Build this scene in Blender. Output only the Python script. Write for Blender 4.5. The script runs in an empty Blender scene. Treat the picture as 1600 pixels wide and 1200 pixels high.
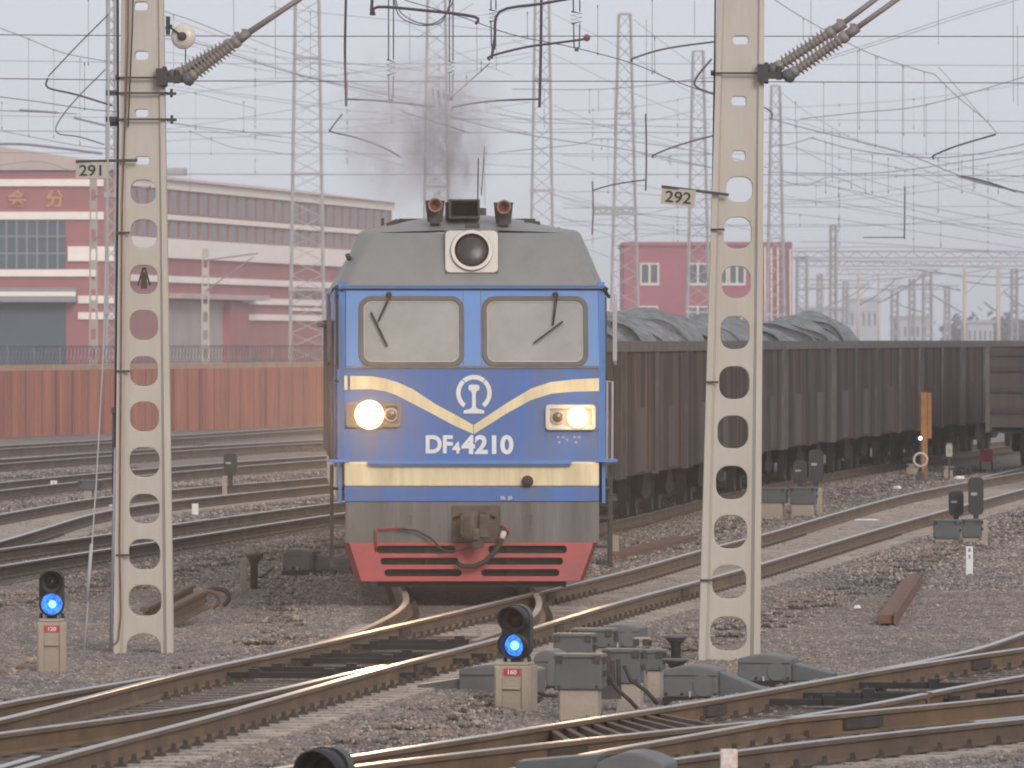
import bpy, bmesh, math, random
from mathutils import Vector, Matrix
R = math.radians
SC = bpy.context.scene
COL = SC.collection
random.seed(7)

# ------------------------------------------------------------------ camera, sky, sun, exposure
F = 14400.0          # focal length in pixels of the 1600 px wide photograph
HC = 3.0             # camera height above the rail tops (rail tops are z = 0)
HY = 531.0           # picture row of the horizon
cam = bpy.data.objects.new("camera", bpy.data.cameras.new("camera"))
COL.objects.link(cam); SC.camera = cam
cam.location = (0, 0, HC); cam.rotation_euler = (R(90), 0, 0)
cam.data.sensor_width = 36.0; cam.data.lens = 36.0 * F / 1600.0
cam.data.shift_y = -(600.0 - HY) / 1600.0
cam.data.clip_start = 1.0; cam.data.clip_end = 9000.0
cam.data.dof.use_dof = True; cam.data.dof.focus_distance = 100.0; cam.data.dof.aperture_fstop = 12.5

SUN_EL, SUN_AZ = 22.0, 163.0      # azimuth measured from +Y clockwise: behind and slightly right of the camera
W = bpy.data.worlds.new("World"); SC.world = W; W.use_nodes = True
nt = W.node_tree; nt.nodes.clear()
sky = nt.nodes.new("ShaderNodeTexSky"); sky.sky_type = 'NISHITA'; sky.sun_disc = False
sky.sun_elevation = R(SUN_EL); sky.sun_rotation = R(SUN_AZ); sky.dust_density = 6.0; sky.air_density = 1.0
mixw = nt.nodes.new("ShaderNodeMixRGB"); mixw.inputs[0].default_value = 0.88
mixw.inputs[2].default_value = (7.8, 8.1, 8.95, 1)
bg = nt.nodes.new("ShaderNodeBackground"); bg.inputs[1].default_value = 0.10
wo = nt.nodes.new("ShaderNodeOutputWorld")
nt.links.new(sky.outputs[0], mixw.inputs[1]); nt.links.new(mixw.outputs[0], bg.inputs[0]); nt.links.new(bg.outputs[0], wo.inputs[0])
sd = bpy.data.lights.new("sun", 'SUN'); sd.energy = 1.5; sd.angle = R(18); sd.color = (1.0, 0.95, 0.90)
sun = bpy.data.objects.new("sun", sd); COL.objects.link(sun)
az, el = R(SUN_AZ), R(SUN_EL)
sdir = Vector((math.sin(az) * math.cos(el), math.cos(az) * math.cos(el), math.sin(el)))
sun.rotation_euler = sdir.to_track_quat('Z', 'Y').to_euler(); sun.location = (0, 0, 40)
SC.view_settings.view_transform = 'Standard'; SC.view_settings.look = 'None'
SC.view_settings.exposure = 0.0; SC.view_settings.gamma = 1.0
SC.render.engine = 'CYCLES'
SC.cycles.max_bounces = 5; SC.cycles.diffuse_bounces = 3; SC.cycles.glossy_bounces = 3
SC.cycles.volume_bounces = 2; SC.cycles.transparent_max_bounces = 12
SC.cycles.volume_step_rate = 1.0; SC.cycles.volume_max_steps = 128
SC.cycles.use_denoising = True
SC.cycles.filter_width = 1.9 if hasattr(SC.cycles, 'filter_width') else 1.5

# ------------------------------------------------------------------ helpers
def P(px, py, Z): return Vector(((px - 800.0) / F * Z, Z, HC - (py - HY) / F * Z))
def G(px, py, h=0.0):
    Z = (HC - h) * F / (py - HY)
    return Vector(((px - 800.0) / F * Z, Z, h))
def ppm(Z): return F / Z
def zground(py, h): return (HC - h) * F / (py - HY)

MATS = {}
def mat(name, col, rough=0.7, metal=0.0, var=0.25, scale=3.0, bump=0.0, bscale=30.0, dirt=None, dirt_amt=0.35, streak=False,
        emis=None, estr=0.0, alpha=1.0, island=0.0, objvar=0.0, spec=0.5, world=False, dscale=1.3):
    m = bpy.data.materials.new(name); m.use_nodes = True
    t = m.node_tree; b = t.nodes["Principled BSDF"]
    b.inputs["Roughness"].default_value = rough; b.inputs["Metallic"].default_value = metal
    b.inputs["Specular IOR Level"].default_value = spec
    b.inputs["Alpha"].default_value = alpha
    tc = t.nodes.new("ShaderNodeTexCoord"); src = tc.outputs["Object"]
    if world:
        g = t.nodes.new("ShaderNodeNewGeometry"); src = g.outputs["Position"]
    mp = t.nodes.new("ShaderNodeMapping"); t.links.new(src, mp.inputs[0])
    if streak: mp.inputs["Scale"].default_value = (1, 1, 0.12)
    n = t.nodes.new("ShaderNodeTexNoise"); n.inputs["Scale"].default_value = scale; n.inputs["Detail"].default_value = 6.0
    n.inputs["Roughness"].default_value = 0.65
    t.links.new(mp.outputs[0], n.inputs["Vector"])
    mr = t.nodes.new("ShaderNodeMapRange"); mr.inputs[1].default_value = 0.3; mr.inputs[2].default_value = 0.7
    mr.inputs[3].default_value = 1.0 - var; mr.inputs[4].default_value = 1.0 + var
    t.links.new(n.outputs["Fac"], mr.inputs[0])
    mul = t.nodes.new("ShaderNodeMixRGB"); mul.blend_type = 'MULTIPLY'; mul.inputs[0].default_value = 1.0
    mul.inputs[1].default_value = (*col, 1); t.links.new(mr.outputs[0], mul.inputs[2])
    last = mul.outputs[0]
    if dirt:
        n2 = t.nodes.new("ShaderNodeTexNoise"); n2.inputs["Scale"].default_value = dscale; n2.inputs["Detail"].default_value = 8.0
        n2.inputs["Roughness"].default_value = 0.75
        t.links.new(mp.outputs[0], n2.inputs["Vector"])
        m2 = t.nodes.new("ShaderNodeMapRange"); m2.inputs[1].default_value = 0.42; m2.inputs[2].default_value = 0.68
        m2.inputs[3].default_value = 0.0; m2.inputs[4].default_value = dirt_amt
        t.links.new(n2.outputs["Fac"], m2.inputs[0])
        mx = t.nodes.new("ShaderNodeMixRGB"); t.links.new(m2.outputs[0], mx.inputs[0]); t.links.new(last, mx.inputs[1])
        mx.inputs[2].default_value = (*dirt, 1); last = mx.outputs[0]
    if island:
        gi = t.nodes.new("ShaderNodeNewGeometry"); m3 = t.nodes.new("ShaderNodeMapRange")
        m3.inputs[3].default_value = 1 - island; m3.inputs[4].default_value = 1 + island
        t.links.new(gi.outputs["Random Per Island"], m3.inputs[0])
        mu = t.nodes.new("ShaderNodeMixRGB"); mu.blend_type = 'MULTIPLY'; mu.inputs[0].default_value = 1.0
        t.links.new(last, mu.inputs[1]); t.links.new(m3.outputs[0], mu.inputs[2]); last = mu.outputs[0]
    if objvar:
        oi = t.nodes.new("ShaderNodeObjectInfo"); m5 = t.nodes.new("ShaderNodeMapRange"); m5.inputs[3].default_value = 1 - objvar; m5.inputs[4].default_value = 1 + objvar
        t.links.new(oi.outputs["Random"], m5.inputs[0]); mu2 = t.nodes.new("ShaderNodeMixRGB"); mu2.blend_type = 'MULTIPLY'; mu2.inputs[0].default_value = 1.0
        t.links.new(last, mu2.inputs[1]); t.links.new(m5.outputs[0], mu2.inputs[2]); last = mu2.outputs[0]
    t.links.new(last, b.inputs["Base Color"])
    if bump:
        n4 = t.nodes.new("ShaderNodeTexNoise"); n4.inputs["Scale"].default_value = bscale; n4.inputs["Detail"].default_value = 5
        t.links.new(src, n4.inputs["Vector"])
        bp = t.nodes.new("ShaderNodeBump"); bp.inputs["Strength"].default_value = bump; bp.inputs["Distance"].default_value = 0.02
        t.links.new(n4.outputs["Fac"], bp.inputs["Height"]); t.links.new(bp.outputs[0], b.inputs["Normal"])
    if emis:
        b.inputs["Emission Color"].default_value = (*emis, 1); b.inputs["Emission Strength"].default_value = estr
    MATS[name] = m
    return m

# base colours
BROWN_DIRT = (0.10, 0.075, 0.055)
mat('concrete', (0.51, 0.46, 0.40), 0.85, var=0.10, scale=1.5, dirt=(0.36, 0.29, 0.23), dirt_amt=0.45, streak=True, dscale=2.0, bump=0.12, bscale=25)
mat('concrete_grey', (0.40, 0.33, 0.265), 0.9, var=0.18, scale=5, dirt=(0.17, 0.12, 0.09), dirt_amt=0.5, bump=0.3)
mat('sleeper', (0.40, 0.335, 0.285), 0.9, var=0.25, scale=4, dirt=(0.12, 0.09, 0.07), dirt_amt=0.5, world=True)
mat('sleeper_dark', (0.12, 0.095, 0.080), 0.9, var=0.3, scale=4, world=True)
mat('rail_top', (0.40, 0.385, 0.365), 0.33, metal=0.85, var=0.12, scale=2, world=True)
mat('rail_top_dull', (0.24, 0.20, 0.165), 0.6, metal=0.3, var=0.25, scale=2, world=True)
mat('rail_side', (0.165, 0.100, 0.050), 0.75, var=0.35, scale=1.2, dirt=(0.09, 0.055, 0.035), dirt_amt=0.7, world=True)
mat('rail_side_dark', (0.13, 0.085, 0.055), 0.8, var=0.35, scale=1.2, dirt=(0.06, 0.04, 0.03), dirt_amt=0.6, world=True)
mat('clip', (0.05, 0.036, 0.028), 0.8, var=0.3)
mat('rust', (0.185, 0.09, 0.058), 0.85, var=0.35, scale=6, dirt=(0.09, 0.05, 0.035), bump=0.3)
mat('rust_orange', (0.40, 0.17, 0.05), 0.85, var=0.3, scale=5, dirt=(0.16, 0.07, 0.03), bump=0.2)
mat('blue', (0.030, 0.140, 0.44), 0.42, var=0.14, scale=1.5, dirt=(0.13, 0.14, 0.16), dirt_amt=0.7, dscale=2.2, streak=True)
mat('blue_light', (0.060, 0.215, 0.54), 0.42, var=0.14, scale=1.5, dirt=(0.15, 0.19, 0.26), dirt_amt=0.5, streak=True)  # lighter blue; on the tilted window panel it paints in sky light
mat('yellow', (0.84, 0.70, 0.44), 0.45, var=0.10, scale=2, dirt=(0.42, 0.31, 0.18), dirt_amt=0.6, dscale=2.6, streak=True)
mat('white_paint', (0.78, 0.77, 0.74), 0.5, var=0.06, dirt=(0.45, 0.42, 0.38), dirt_amt=0.3)
mat('plate_white', (0.62, 0.58, 0.52), 0.55, var=0.08, dirt=(0.35, 0.30, 0.25), dirt_amt=0.4)
mat('roof_grey', (0.235, 0.235, 0.225), 0.55, var=0.16, scale=1.3, dirt=(0.11, 0.10, 0.09), dirt_amt=0.6, bump=0.15, bscale=4)
mat('beam_grey', (0.165, 0.155, 0.148), 0.65, var=0.22, scale=2, dirt=(0.075, 0.06, 0.05), dirt_amt=0.75, dscale=2.4, streak=True)
mat('pilot_red', (0.42, 0.040, 0.046), 0.5, var=0.18, scale=3, dirt=(0.16, 0.06, 0.05), dirt_amt=0.65)
mat('black', (0.018, 0.017, 0.018), 0.6, var=0.2)
mat('dark_metal', (0.040, 0.036, 0.036), 0.6, metal=0.2, var=0.3, scale=5, dirt=(0.09, 0.07, 0.055), dirt_amt=0.4)
mat('coupler_metal', (0.10, 0.078, 0.06), 0.6, metal=0.4, var=0.4, scale=7, dirt=(0.05, 0.035, 0.03), bump=0.4)
mat('rubber', (0.035, 0.030, 0.028), 0.75, var=0.2)
mat('gasket', (0.12, 0.10, 0.09), 0.7, var=0.15)
mat('chrome', (0.36, 0.33, 0.30), 0.4, metal=0.5, var=0.05)
mat('lens_dark', (0.035, 0.027, 0.030), 0.30, var=0.3, spec=0.35)
mat('windscreen', (0.44, 0.43, 0.40), 0.10, var=0.10, scale=2, alpha=0.66, spec=0.9, dirt=(0.30, 0.285, 0.26), dirt_amt=0.5)
mat('lamp_on', (1, 0.9, 0.7), 0.4, var=0.0, emis=(1.0, 0.66, 0.30), estr=42.0)
mat('lamp_glow', (1, 0.8, 0.5), 0.4, var=0.0, emis=(1.0, 0.62, 0.27), estr=3.2)
mat('lamp_off', (0.10, 0.07, 0.05), 0.15, var=0.1)
mat('lamp_small', (1, 0.9, 0.8), 0.4, var=0.0, emis=(0.9, 0.95, 1.0), estr=3.0)
mat('blue_lamp', (0.02, 0.1, 0.6), 0.3, var=0.0, emis=(0.035, 0.22, 1.0), estr=1.6)
mat('blue_lamp_core', (0.3, 0.6, 1.0), 0.3, var=0.0, emis=(0.30, 0.72, 1.0), estr=1.5)
mat('signal_black', (0.014, 0.015, 0.016), 0.42, var=0.2)
mat('signal_lens', (0.02, 0.02, 0.025), 0.1, var=0.1)
mat('number_red', (0.52, 0.03, 0.04), 0.5, var=0.08)
mat('box_grey', (0.083, 0.093, 0.096), 0.55, var=0.15, scale=3, dirt=(0.16, 0.14, 0.12), dirt_amt=0.35)
mat('machine_grey', (0.115, 0.116, 0.122), 0.6, var=0.15, scale=3, dirt=(0.20, 0.17, 0.15), dirt_amt=0.35, bump=0.1)
mat('wagon', (0.046, 0.036, 0.033), 0.75, objvar=.25, island=.55, var=0.60, scale=1.6, dirt=(0.090, 0.052, 0.038), dirt_amt=0.7, streak=True, bump=0.2, bscale=6)
mat('wagon_dark', (0.040, 0.038, 0.040), 0.8, var=0.3, scale=1.0, dirt=(0.10, 0.075, 0.06), dirt_amt=0.5, streak=True)
mat('wagon_rim', (0.115, 0.097, 0.09), 0.8, var=0.25, scale=1.5, dirt=(0.06, 0.05, 0.045))
mat('wagon_post', (0.095, 0.082, 0.076), 0.8, objvar=.5, var=0.6, scale=1.2, dirt=(0.07, 0.06, 0.055), dirt_amt=0.7)
mat('under_black', (0.012, 0.012, 0.014), 0.8, var=0.3)
mat('steel_bars', (0.20, 0.21, 0.215), 0.65, metal=0.15, var=0.45, scale=5, dirt=(0.09, 0.085, 0.08), dirt_amt=0.6, bump=0.6, bscale=9)
mat('galv', (0.40, 0.385, 0.385), 0.75, metal=0.0, var=0.15, scale=2)
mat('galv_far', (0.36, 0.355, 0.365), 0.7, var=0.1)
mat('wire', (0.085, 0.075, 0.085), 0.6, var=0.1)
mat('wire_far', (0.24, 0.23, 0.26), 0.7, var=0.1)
mat('arm_dark', (0.065, 0.045, 0.06), 0.55, var=0.2)
mat('porcelain', (0.235, 0.20, 0.18), 0.4, var=0.15, scale=8)
mat('porcelain_white', (0.62, 0.54, 0.47), 0.3, var=0.08)
mat('arm_tube', (0.21, 0.175, 0.165), 0.55, metal=0.2, var=0.2)
mat('sign_board', (0.42, 0.38, 0.30), 0.6, var=0.08)
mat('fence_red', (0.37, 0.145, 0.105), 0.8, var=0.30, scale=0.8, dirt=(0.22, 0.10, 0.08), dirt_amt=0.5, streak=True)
mat('fence_valley_shade', (0.25, 0.085, 0.07), 0.85, var=0.30, scale=0.8, dirt=(0.16, 0.09, 0.07), dirt_amt=0.6, streak=True)  # darker, less faded red for the recesses, with their shade painted in
mat('fence_cope', (0.42, 0.27, 0.19), 0.9, var=0.2, scale=2)
mat('brick_red', (0.36, 0.13, 0.13), 0.85, var=0.12, scale=0.3)
mat('band_cream', (0.93, 0.83, 0.75), 0.8, var=0.06, scale=0.5)
mat('roof_cream', (0.52, 0.40, 0.36), 0.8, var=0.1, scale=0.4)
mat('factory_glass', (0.065, 0.095, 0.115), 0.35, var=0.15, scale=0.5)
mat('factory_door', (0.055, 0.085, 0.11), 0.6, var=0.15, scale=0.3)
mat('door_pale', (0.42, 0.36, 0.34), 0.7, var=0.15, scale=0.3)
mat('canopy_grey', (0.28, 0.27, 0.28), 0.8, var=0.1)
mat('glyph_yellow', (0.58, 0.29, 0.10), 0.6, var=0.1)
mat('pink_red', (0.36, 0.115, 0.145), 0.85, var=0.10, scale=0.3)
mat('window_frame', (0.72, 0.66, 0.62), 0.6, var=0.05)
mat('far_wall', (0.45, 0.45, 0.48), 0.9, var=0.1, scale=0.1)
mat('skin', (0.52, 0.30, 0.22), 0.6, var=0.05)
mat('shirt', (0.10, 0.12, 0.17), 0.8, var=0.1)
mat('hair', (0.015, 0.012, 0.01), 0.7, var=0.1)
mat('seat_brown', (0.09, 0.06, 0.05), 0.7, var=0.1)
mat('paper', (0.62, 0.58, 0.48), 0.8, var=0.05)
mat('horn_brass', (0.26, 0.13, 0.085), 0.5, metal=0.3, var=0.3, scale=9)
mat('litter_white', (0.75, 0.75, 0.76), 0.7, var=0.1)
mat('tree_far', (0.09, 0.075, 0.07), 0.9, var=0.3)

# the blue lamps: a moulded lens, brighter and darker in its facets
t = MATS['blue_lamp'].node_tree; vo = t.nodes.new("ShaderNodeTexVoronoi"); vo.inputs["Scale"].default_value = 45.0
tc = t.nodes.new("ShaderNodeTexCoord"); t.links.new(tc.outputs["Object"], vo.inputs["Vector"])
rp = t.nodes.new("ShaderNodeValToRGB"); rp.color_ramp.elements[0].color = (0.10, 0.42, 1.0, 1); rp.color_ramp.elements[1].color = (0.012, 0.10, 0.75, 1)
rp.color_ramp.elements[1].position = 0.75; t.links.new(vo.outputs["Distance"], rp.inputs[0]); t.links.new(rp.outputs[0], t.nodes["Principled BSDF"].inputs["Emission Color"])

class MB:
    """collects shapes and links them as one mesh object"""
    def __init__(s): s.v = []; s.f = []; s.m = []; s.sm = []
    def add(s, vs, fs, mi=0, smooth=False):
        o = len(s.v); s.v += [tuple(v) for v in vs]
        for f in fs: s.f.append(tuple(i + o for i in f)); s.m.append(mi); s.sm.append(smooth)
        return s
    def box(s, x0, x1, y0, y1, z0, z1, mi=0, M=None, taper=None):
        vs = [Vector((x, y, z)) for z in (z0, z1) for y in (y0, y1) for x in (x0, x1)]
        if taper:
            cx, cy = (x0 + x1) / 2, (y0 + y1) / 2
            for v in vs[4:]: v.x = cx + (v.x - cx) * taper; v.y = cy + (v.y - cy) * taper
        if M is not None: vs = [M @ v for v in vs]
        return s.add(vs, [(0, 2, 3, 1), (4, 5, 7, 6), (0, 1, 5, 4), (2, 6, 7, 3), (0, 4, 6, 2), (1, 3, 7, 5)], mi)
    def bar(s, a, b, w, h=None, mi=0):
        a, b = Vector(a), Vector(b); h = h or w; d = (b - a)
        if d.length < 1e-6: return s
        q = d.to_track_quat('Y', 'Z').to_matrix().to_4x4(); M = Matrix.Translation(a) @ q
        return s.box(-w / 2, w / 2, 0, d.length, -h / 2, h / 2, mi, M)
    def tube(s, pts, r, n=6, mi=0, cap=True, smooth=True):
        pts = [Vector(p) for p in pts]; k = len(pts)
        rs = r if isinstance(r, (list, tuple)) else [r] * k
        vs = []; fs = []; up = None
        for i, p in enumerate(pts):
            a = pts[max(i - 1, 0)]; b = pts[min(i + 1, k - 1)]; d = (b - a)
            if d.length < 1e-9: d = Vector((0, 0, 1))
            d.normalize()
            if up is None:
                up = Vector((0, 0, 1)) if abs(d.z) < 0.9 else Vector((0, 1, 0))
            sd_ = d.cross(up)
            if sd_.length < 1e-4: sd_ = d.cross(Vector((1, 0, 0)))
            sd_.normalize(); u = sd_.cross(d).normalized(); up = u
            for j in range(n):
                t = 2 * math.pi * j / n
                vs.append(p + (sd_ * math.cos(t) + u * math.sin(t)) * rs[i])
        for i in range(k - 1):
            for j in range(n):
                fs.append((i * n + j, i * n + (j + 1) % n, (i + 1) * n + (j + 1) % n, (i + 1) * n + j))
        if cap: fs.append(tuple(range(n))[::-1]); fs.append(tuple((k - 1) * n + j for j in range(n)))
        return s.add(vs, fs, mi, smooth)
    def lathe(s, a, b, prof, n=20, mi=0, smooth=True):
        """prof: list of (t along a->b in metres, radius)"""
        a, b = Vector(a), Vector(b); d = (b - a).normalized()
        u = d.orthogonal().normalized(); w = d.cross(u); vs = []; fs = []
        for t, r in prof:
            for j in range(n):
                q = 2 * math.pi * j / n; vs.append(a + d * t + (u * math.cos(q) + w * math.sin(q)) * r)
        k = len(prof)
        for i in range(k - 1):
            for j in range(n): fs.append((i * n + j, i * n + (j + 1) % n, (i + 1) * n + (j + 1) % n, (i + 1) * n + j))
        if prof[0][1] > 1e-5: fs.append(tuple(range(n))[::-1])
        if prof[-1][1] > 1e-5: fs.append(tuple((k - 1) * n + j for j in range(n)))
        return s.add(vs, fs, mi, smooth)
    def disc(s, c, nrm, r, n=24, mi=0):
        c = Vector(c); nrm = Vector(nrm).normalized(); u = nrm.orthogonal().normalized(); w = nrm.cross(u)
        return s.add([c + (u * math.cos(2 * math.pi * j / n) + w * math.sin(2 * math.pi * j / n)) * r for j in range(n)], [tuple(range(n))], mi)
    def prism(s, poly, y0, y1, mi=0, smooth=False):
        """poly of (x, z) extruded along y"""
        n = len(poly); vs = [(x, y0, z) for x, z in poly] + [(x, y1, z) for x, z in poly]
        fs = [tuple(range(n)), tuple(range(2 * n - 1, n - 1, -1))]
        fs += [(i, i + n, (i + 1) % n + n, (i + 1) % n) for i in range(n)]
        return s.add(vs, fs, mi, smooth)
    def xprism(s, poly, x0, x1, mi=0):
        """poly of (y, z) extruded along x"""
        n = len(poly); vs = [(x0, y, z) for y, z in poly] + [(x1, y, z) for y, z in poly]
        fs = [tuple(range(n)), tuple(range(2 * n - 1, n - 1, -1))]
        fs += [(i, i + n, (i + 1) % n + n, (i + 1) % n) for i in range(n)]
        return s.add(vs, fs, mi)
    def panel(s, outer, holes, y0, y1, mi=0, M=None, bev=0.0):
        """a plate in the xz plane with holes, between y0 and y1"""
        cu = bpy.data.curves.new("tmp", 'CURVE'); cu.dimensions = '2D'; cu.fill_mode = 'BOTH'
        cu.extrude = (y1 - y0) / 2 - bev; cu.bevel_depth = bev
        for loop in [outer] + list(holes):
            sp = cu.splines.new('POLY'); sp.points.add(len(loop) - 1); sp.use_cyclic_u = True
            for p_, (x, z) in zip(sp.points, loop): p_.co = (x, z, 0, 1)
        o = bpy.data.objects.new("tmp", cu); COL.objects.link(o)
        me = bpy.data.meshes.new_from_object(o)
        vs = [Vector((v.co.x, (y0 + y1) / 2 - v.co.z, v.co.y)) for v in me.vertices]
        if M is not None: vs = [M @ v for v in vs]
        fs = [tuple(p_.vertices) for p_ in me.polygons]
        bpy.data.objects.remove(o); bpy.data.curves.remove(cu); bpy.data.meshes.remove(me)
        return s.add(vs, fs, mi)
    def text(s, txt, x, z, h, y, mi=0, bold=0.0, depth=0.004, align='CENTER', M=None, xs=1.0):
        """writing facing -y, baseline z, cap height h"""
        cu = bpy.data.curves.new("tmp", 'FONT'); cu.body = txt; cu.align_x = align; cu.size = h / 0.69
        cu.extrude = depth / 2; cu.offset = bold
        o = bpy.data.objects.new("tmp", cu); COL.objects.link(o)
        me = bpy.data.meshes.new_from_object(o)
        vs = [Vector((x + v.co.x * xs, y - v.co.z, z + v.co.y)) for v in me.vertices]
        if M is not None: vs = [M @ v for v in vs]
        fs = [tuple(p_.vertices) for p_ in me.polygons]
        bpy.data.objects.remove(o); bpy.data.curves.remove(cu); bpy.data.meshes.remove(me)
        return s.add(vs, fs, mi)
    def build(s, name, mats, parent=None, loc=(0, 0, 0), fixn=True, smooth_angle=None):
        me = bpy.data.meshes.new(name); me.from_pydata(s.v, [], s.f)
        if isinstance(mats, str): mats = [mats]
        for m in mats: me.materials.append(MATS[m])
        me.polygons.foreach_set('material_index', s.m); me.polygons.foreach_set('use_smooth', s.sm)
        if fixn and len(s.f) < 60000:
            bm = bmesh.new(); bm.from_mesh(me); bmesh.ops.recalc_face_normals(bm, faces=bm.faces); bm.to_mesh(me); bm.free()
        me.update()
        o = bpy.data.objects.new(name, me); COL.objects.link(o); o.location = loc
        if parent is not None: o.parent = parent
        return o

def rrect(x0, x1, z0, z1, r, n=5):
    pts = []
    for cx, cz, a0 in ((x1 - r, z1 - r, 0), (x0 + r, z1 - r, 90), (x0 + r, z0 + r, 180), (x1 - r, z0 + r, 270)):
        for i in range(n + 1):
            a = R(a0 + 90 * i / n); pts.append((cx + r * math.cos(a), cz + r * math.sin(a)))
    return pts
def oval(cx, cz, w, h, r=None):
    r = r or min(w, h) * 0.40
    return rrect(cx - w / 2, cx + w / 2, cz - h / 2, cz + h / 2, r)
def tag(o, label=None, cat=None, group=None, kind=None):
    if label: o['label'] = label
    if cat: o['category'] = cat
    if group: o['group'] = group
    if kind: o['kind'] = kind
    return o
def empty(name, loc, label, cat, rz=0.0, group=None):
    o = bpy.data.objects.new(name, None); COL.objects.link(o); o.empty_display_size = 0.3
    o.location = loc; o.rotation_euler = (0, 0, rz); return tag(o, label, cat, group)
def copy_tree(o, parent=None):
    c = o.copy(); COL.objects.link(c)
    if parent is not None: c.parent = parent
    for ch in list(o.children): copy_tree(ch, c)
    return c
def bevel(o, w=0.01, seg=2):
    m = o.modifiers.new("bevel", 'BEVEL'); m.width = w; m.segments = seg; m.limit_method = 'ANGLE'; return o
# ------------------------------------------------------------------ tracks: rail lines as x(y)
class Line:
    """a rail seen as x as a function of depth y; smooth, extrapolated straight at both ends"""
    def __init__(s, px=None, world=None, sig=2.0):
        pts = [(G(a, b).y, G(a, b).x) for a, b in (px or [])] + [(y, x) for x, y in (world or [])]
        pts.sort(); s.y0, s.y1 = pts[0][0], pts[-1][0]
        def lin(y):
            if y <= pts[0][0]: i = 0
            elif y >= pts[-1][0]: i = len(pts) - 2
            else:
                i = 0
                while pts[i + 1][0] < y: i += 1
            (ya, xa), (yb, xb) = pts[i], pts[i + 1]
            return xa + (xb - xa) * (y - ya) / (yb - ya)
        s.tab = {}; s.lin = lin; s.sig = sig
    def __call__(s, y):
        k = round(y, 2)
        if k not in s.tab:
            sg = s.sig * max(0.6, y / 100.0); a = b = 0
            for i in range(-6, 7):
                w = math.exp(-0.5 * (i / 3.0) ** 2); a += w * s.lin(y + i * sg / 3.0); b += w
            s.tab[k] = a / b
        return s.tab[k]
    def slope(s, y): return (s(y + 0.5) - s(y - 0.5))
class Off:
    def __init__(s, base, d): s.b = base; s.d = d; s.y0 = base.y0; s.y1 = base.y1
    def slope(s, y): return s.b.slope(y)
    def __call__(s, y): return s.b(y) + s.d * math.sqrt(1 + s.b.slope(y) ** 2)

GA = 1.508   # between rail centres
TL = Line([(-60, 1137), (0, 1123), (144, 1087), (259, 1055), (388, 1029), (472, 1010), (518, 1001), (592, 982), (664, 966), (736, 949),
           (794, 935), (857, 920), (972, 894), (1100, 857), (1200, 833), (1300, 803), (1412, 772), (1515, 752), (1600, 737), (1700, 721)], sig=3)
TR = Line([(-60, 1226), (29, 1198), (144, 1165), (287, 1130), (460, 1081), (564, 1052), (621, 1036), (679, 1022), (785, 995), (837, 979),
           (972, 938), (1087, 908), (1145, 893), (1200, 877), (1350, 832), (1482, 795), (1600, 763), (1700, 741)], sig=3)
CEN = [(-1.02, 131), (-0.92, 134), (-0.1, 143), (0.75, 151), (1.62, 160), (3.45, 181), (6.2, 206), (8.1, 222), (10.6, 242), (13.2, 260), (19.5, 300)]
LL = Line([(480, 1007), (518, 999), (560, 986), (600, 968), (621, 955), (636, 943), (637, 932), (631, 923)], [(x - GA / 2, y) for x, y in CEN], sig=2)
LR = Line([(600, 1042), (679, 1021), (760, 993), (812, 976), (834, 963), (844, 946), (843, 935), (838, 926)], [(x + GA / 2, y) for x, y in CEN], sig=2)
CENTER = Line(None, [(-0.47, 110), (-0.75, 120)] + CEN, sig=3)
R1 = Line([(-60, 1111), (0, 1097), (106, 1079), (200, 1064), (262, 1053), (330, 1040)], sig=2)
R3 = Line([(-60, 1153), (0, 1143), (201, 1119), (331, 1098), (460, 1071), (520, 1056), (600, 1039)], sig=2)
S1 = Line([(480, 1191), (549, 1179), (707, 1157), (880, 1127), (1030, 1107), (1145, 1087), (1302, 1058), (1404, 1040), (1512, 1024), (1600, 1011), (1700, 998)], sig=3)
S1B = Line([(1340, 1051), (1427, 1035), (1526, 1014), (1600, 988), (1680, 958)], sig=1.5)
S2 = Line([(440, 1212), (549, 1193), (722, 1175), (944, 1150), (1087, 1134), (1188, 1123), (1313, 1115), (1455, 1101), (1600, 1086), (1700, 1075)], sig=3)
S3 = Line([(740, 1213), (837, 1194), (944, 1170), (1087, 1147), (1202, 1125), (1300, 1109), (1398, 1094), (1483, 1073), (1600, 1055), (1700, 1038)], sig=2)
S4 = Line([(940, 1200), (1044, 1184), (1200, 1166), (1370, 1144), (1600, 1122), (1700, 1112)], sig=3)
D1 = Line([(-60, 866), (0, 857), (180, 833), (270, 818), (400, 801), (513, 786), (620, 773)], sig=4); D2 = Off(D1, GA)
C1 = Line([(-60, 814), (0, 803), (90, 787), (180, 771), (270, 764), (400, 754), (500, 746), (620, 736)], sig=4)
C2 = Line([(-60, 862), (0, 845), (60, 828), (120, 808), (180, 793), (270, 782), (400, 768), (500, 758), (620, 747)], sig=3)
B1 = Line([(-60, 759), (0, 752), (180, 737), (270, 727), (500, 712), (620, 705)], sig=5); B2 = Off(B1, GA)
A1 = Line([(-60, 722), (0, 718), (180, 704), (270, 698), (500, 687), (620, 681)], sig=6); A2 = Off(A1, GA)
E1 = Line([(-60, 699), (0, 695), (180, 687), (270, 681), (500, 665), (620, 659)], sig=6); E2 = Off(E1, GA)
N1 = Line(None, [(9.6, 195), (12.0, 217), (14.4, 236), (17.6, 260), (23, 300)], sig=4); N2 = Off(N1, GA)

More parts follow.
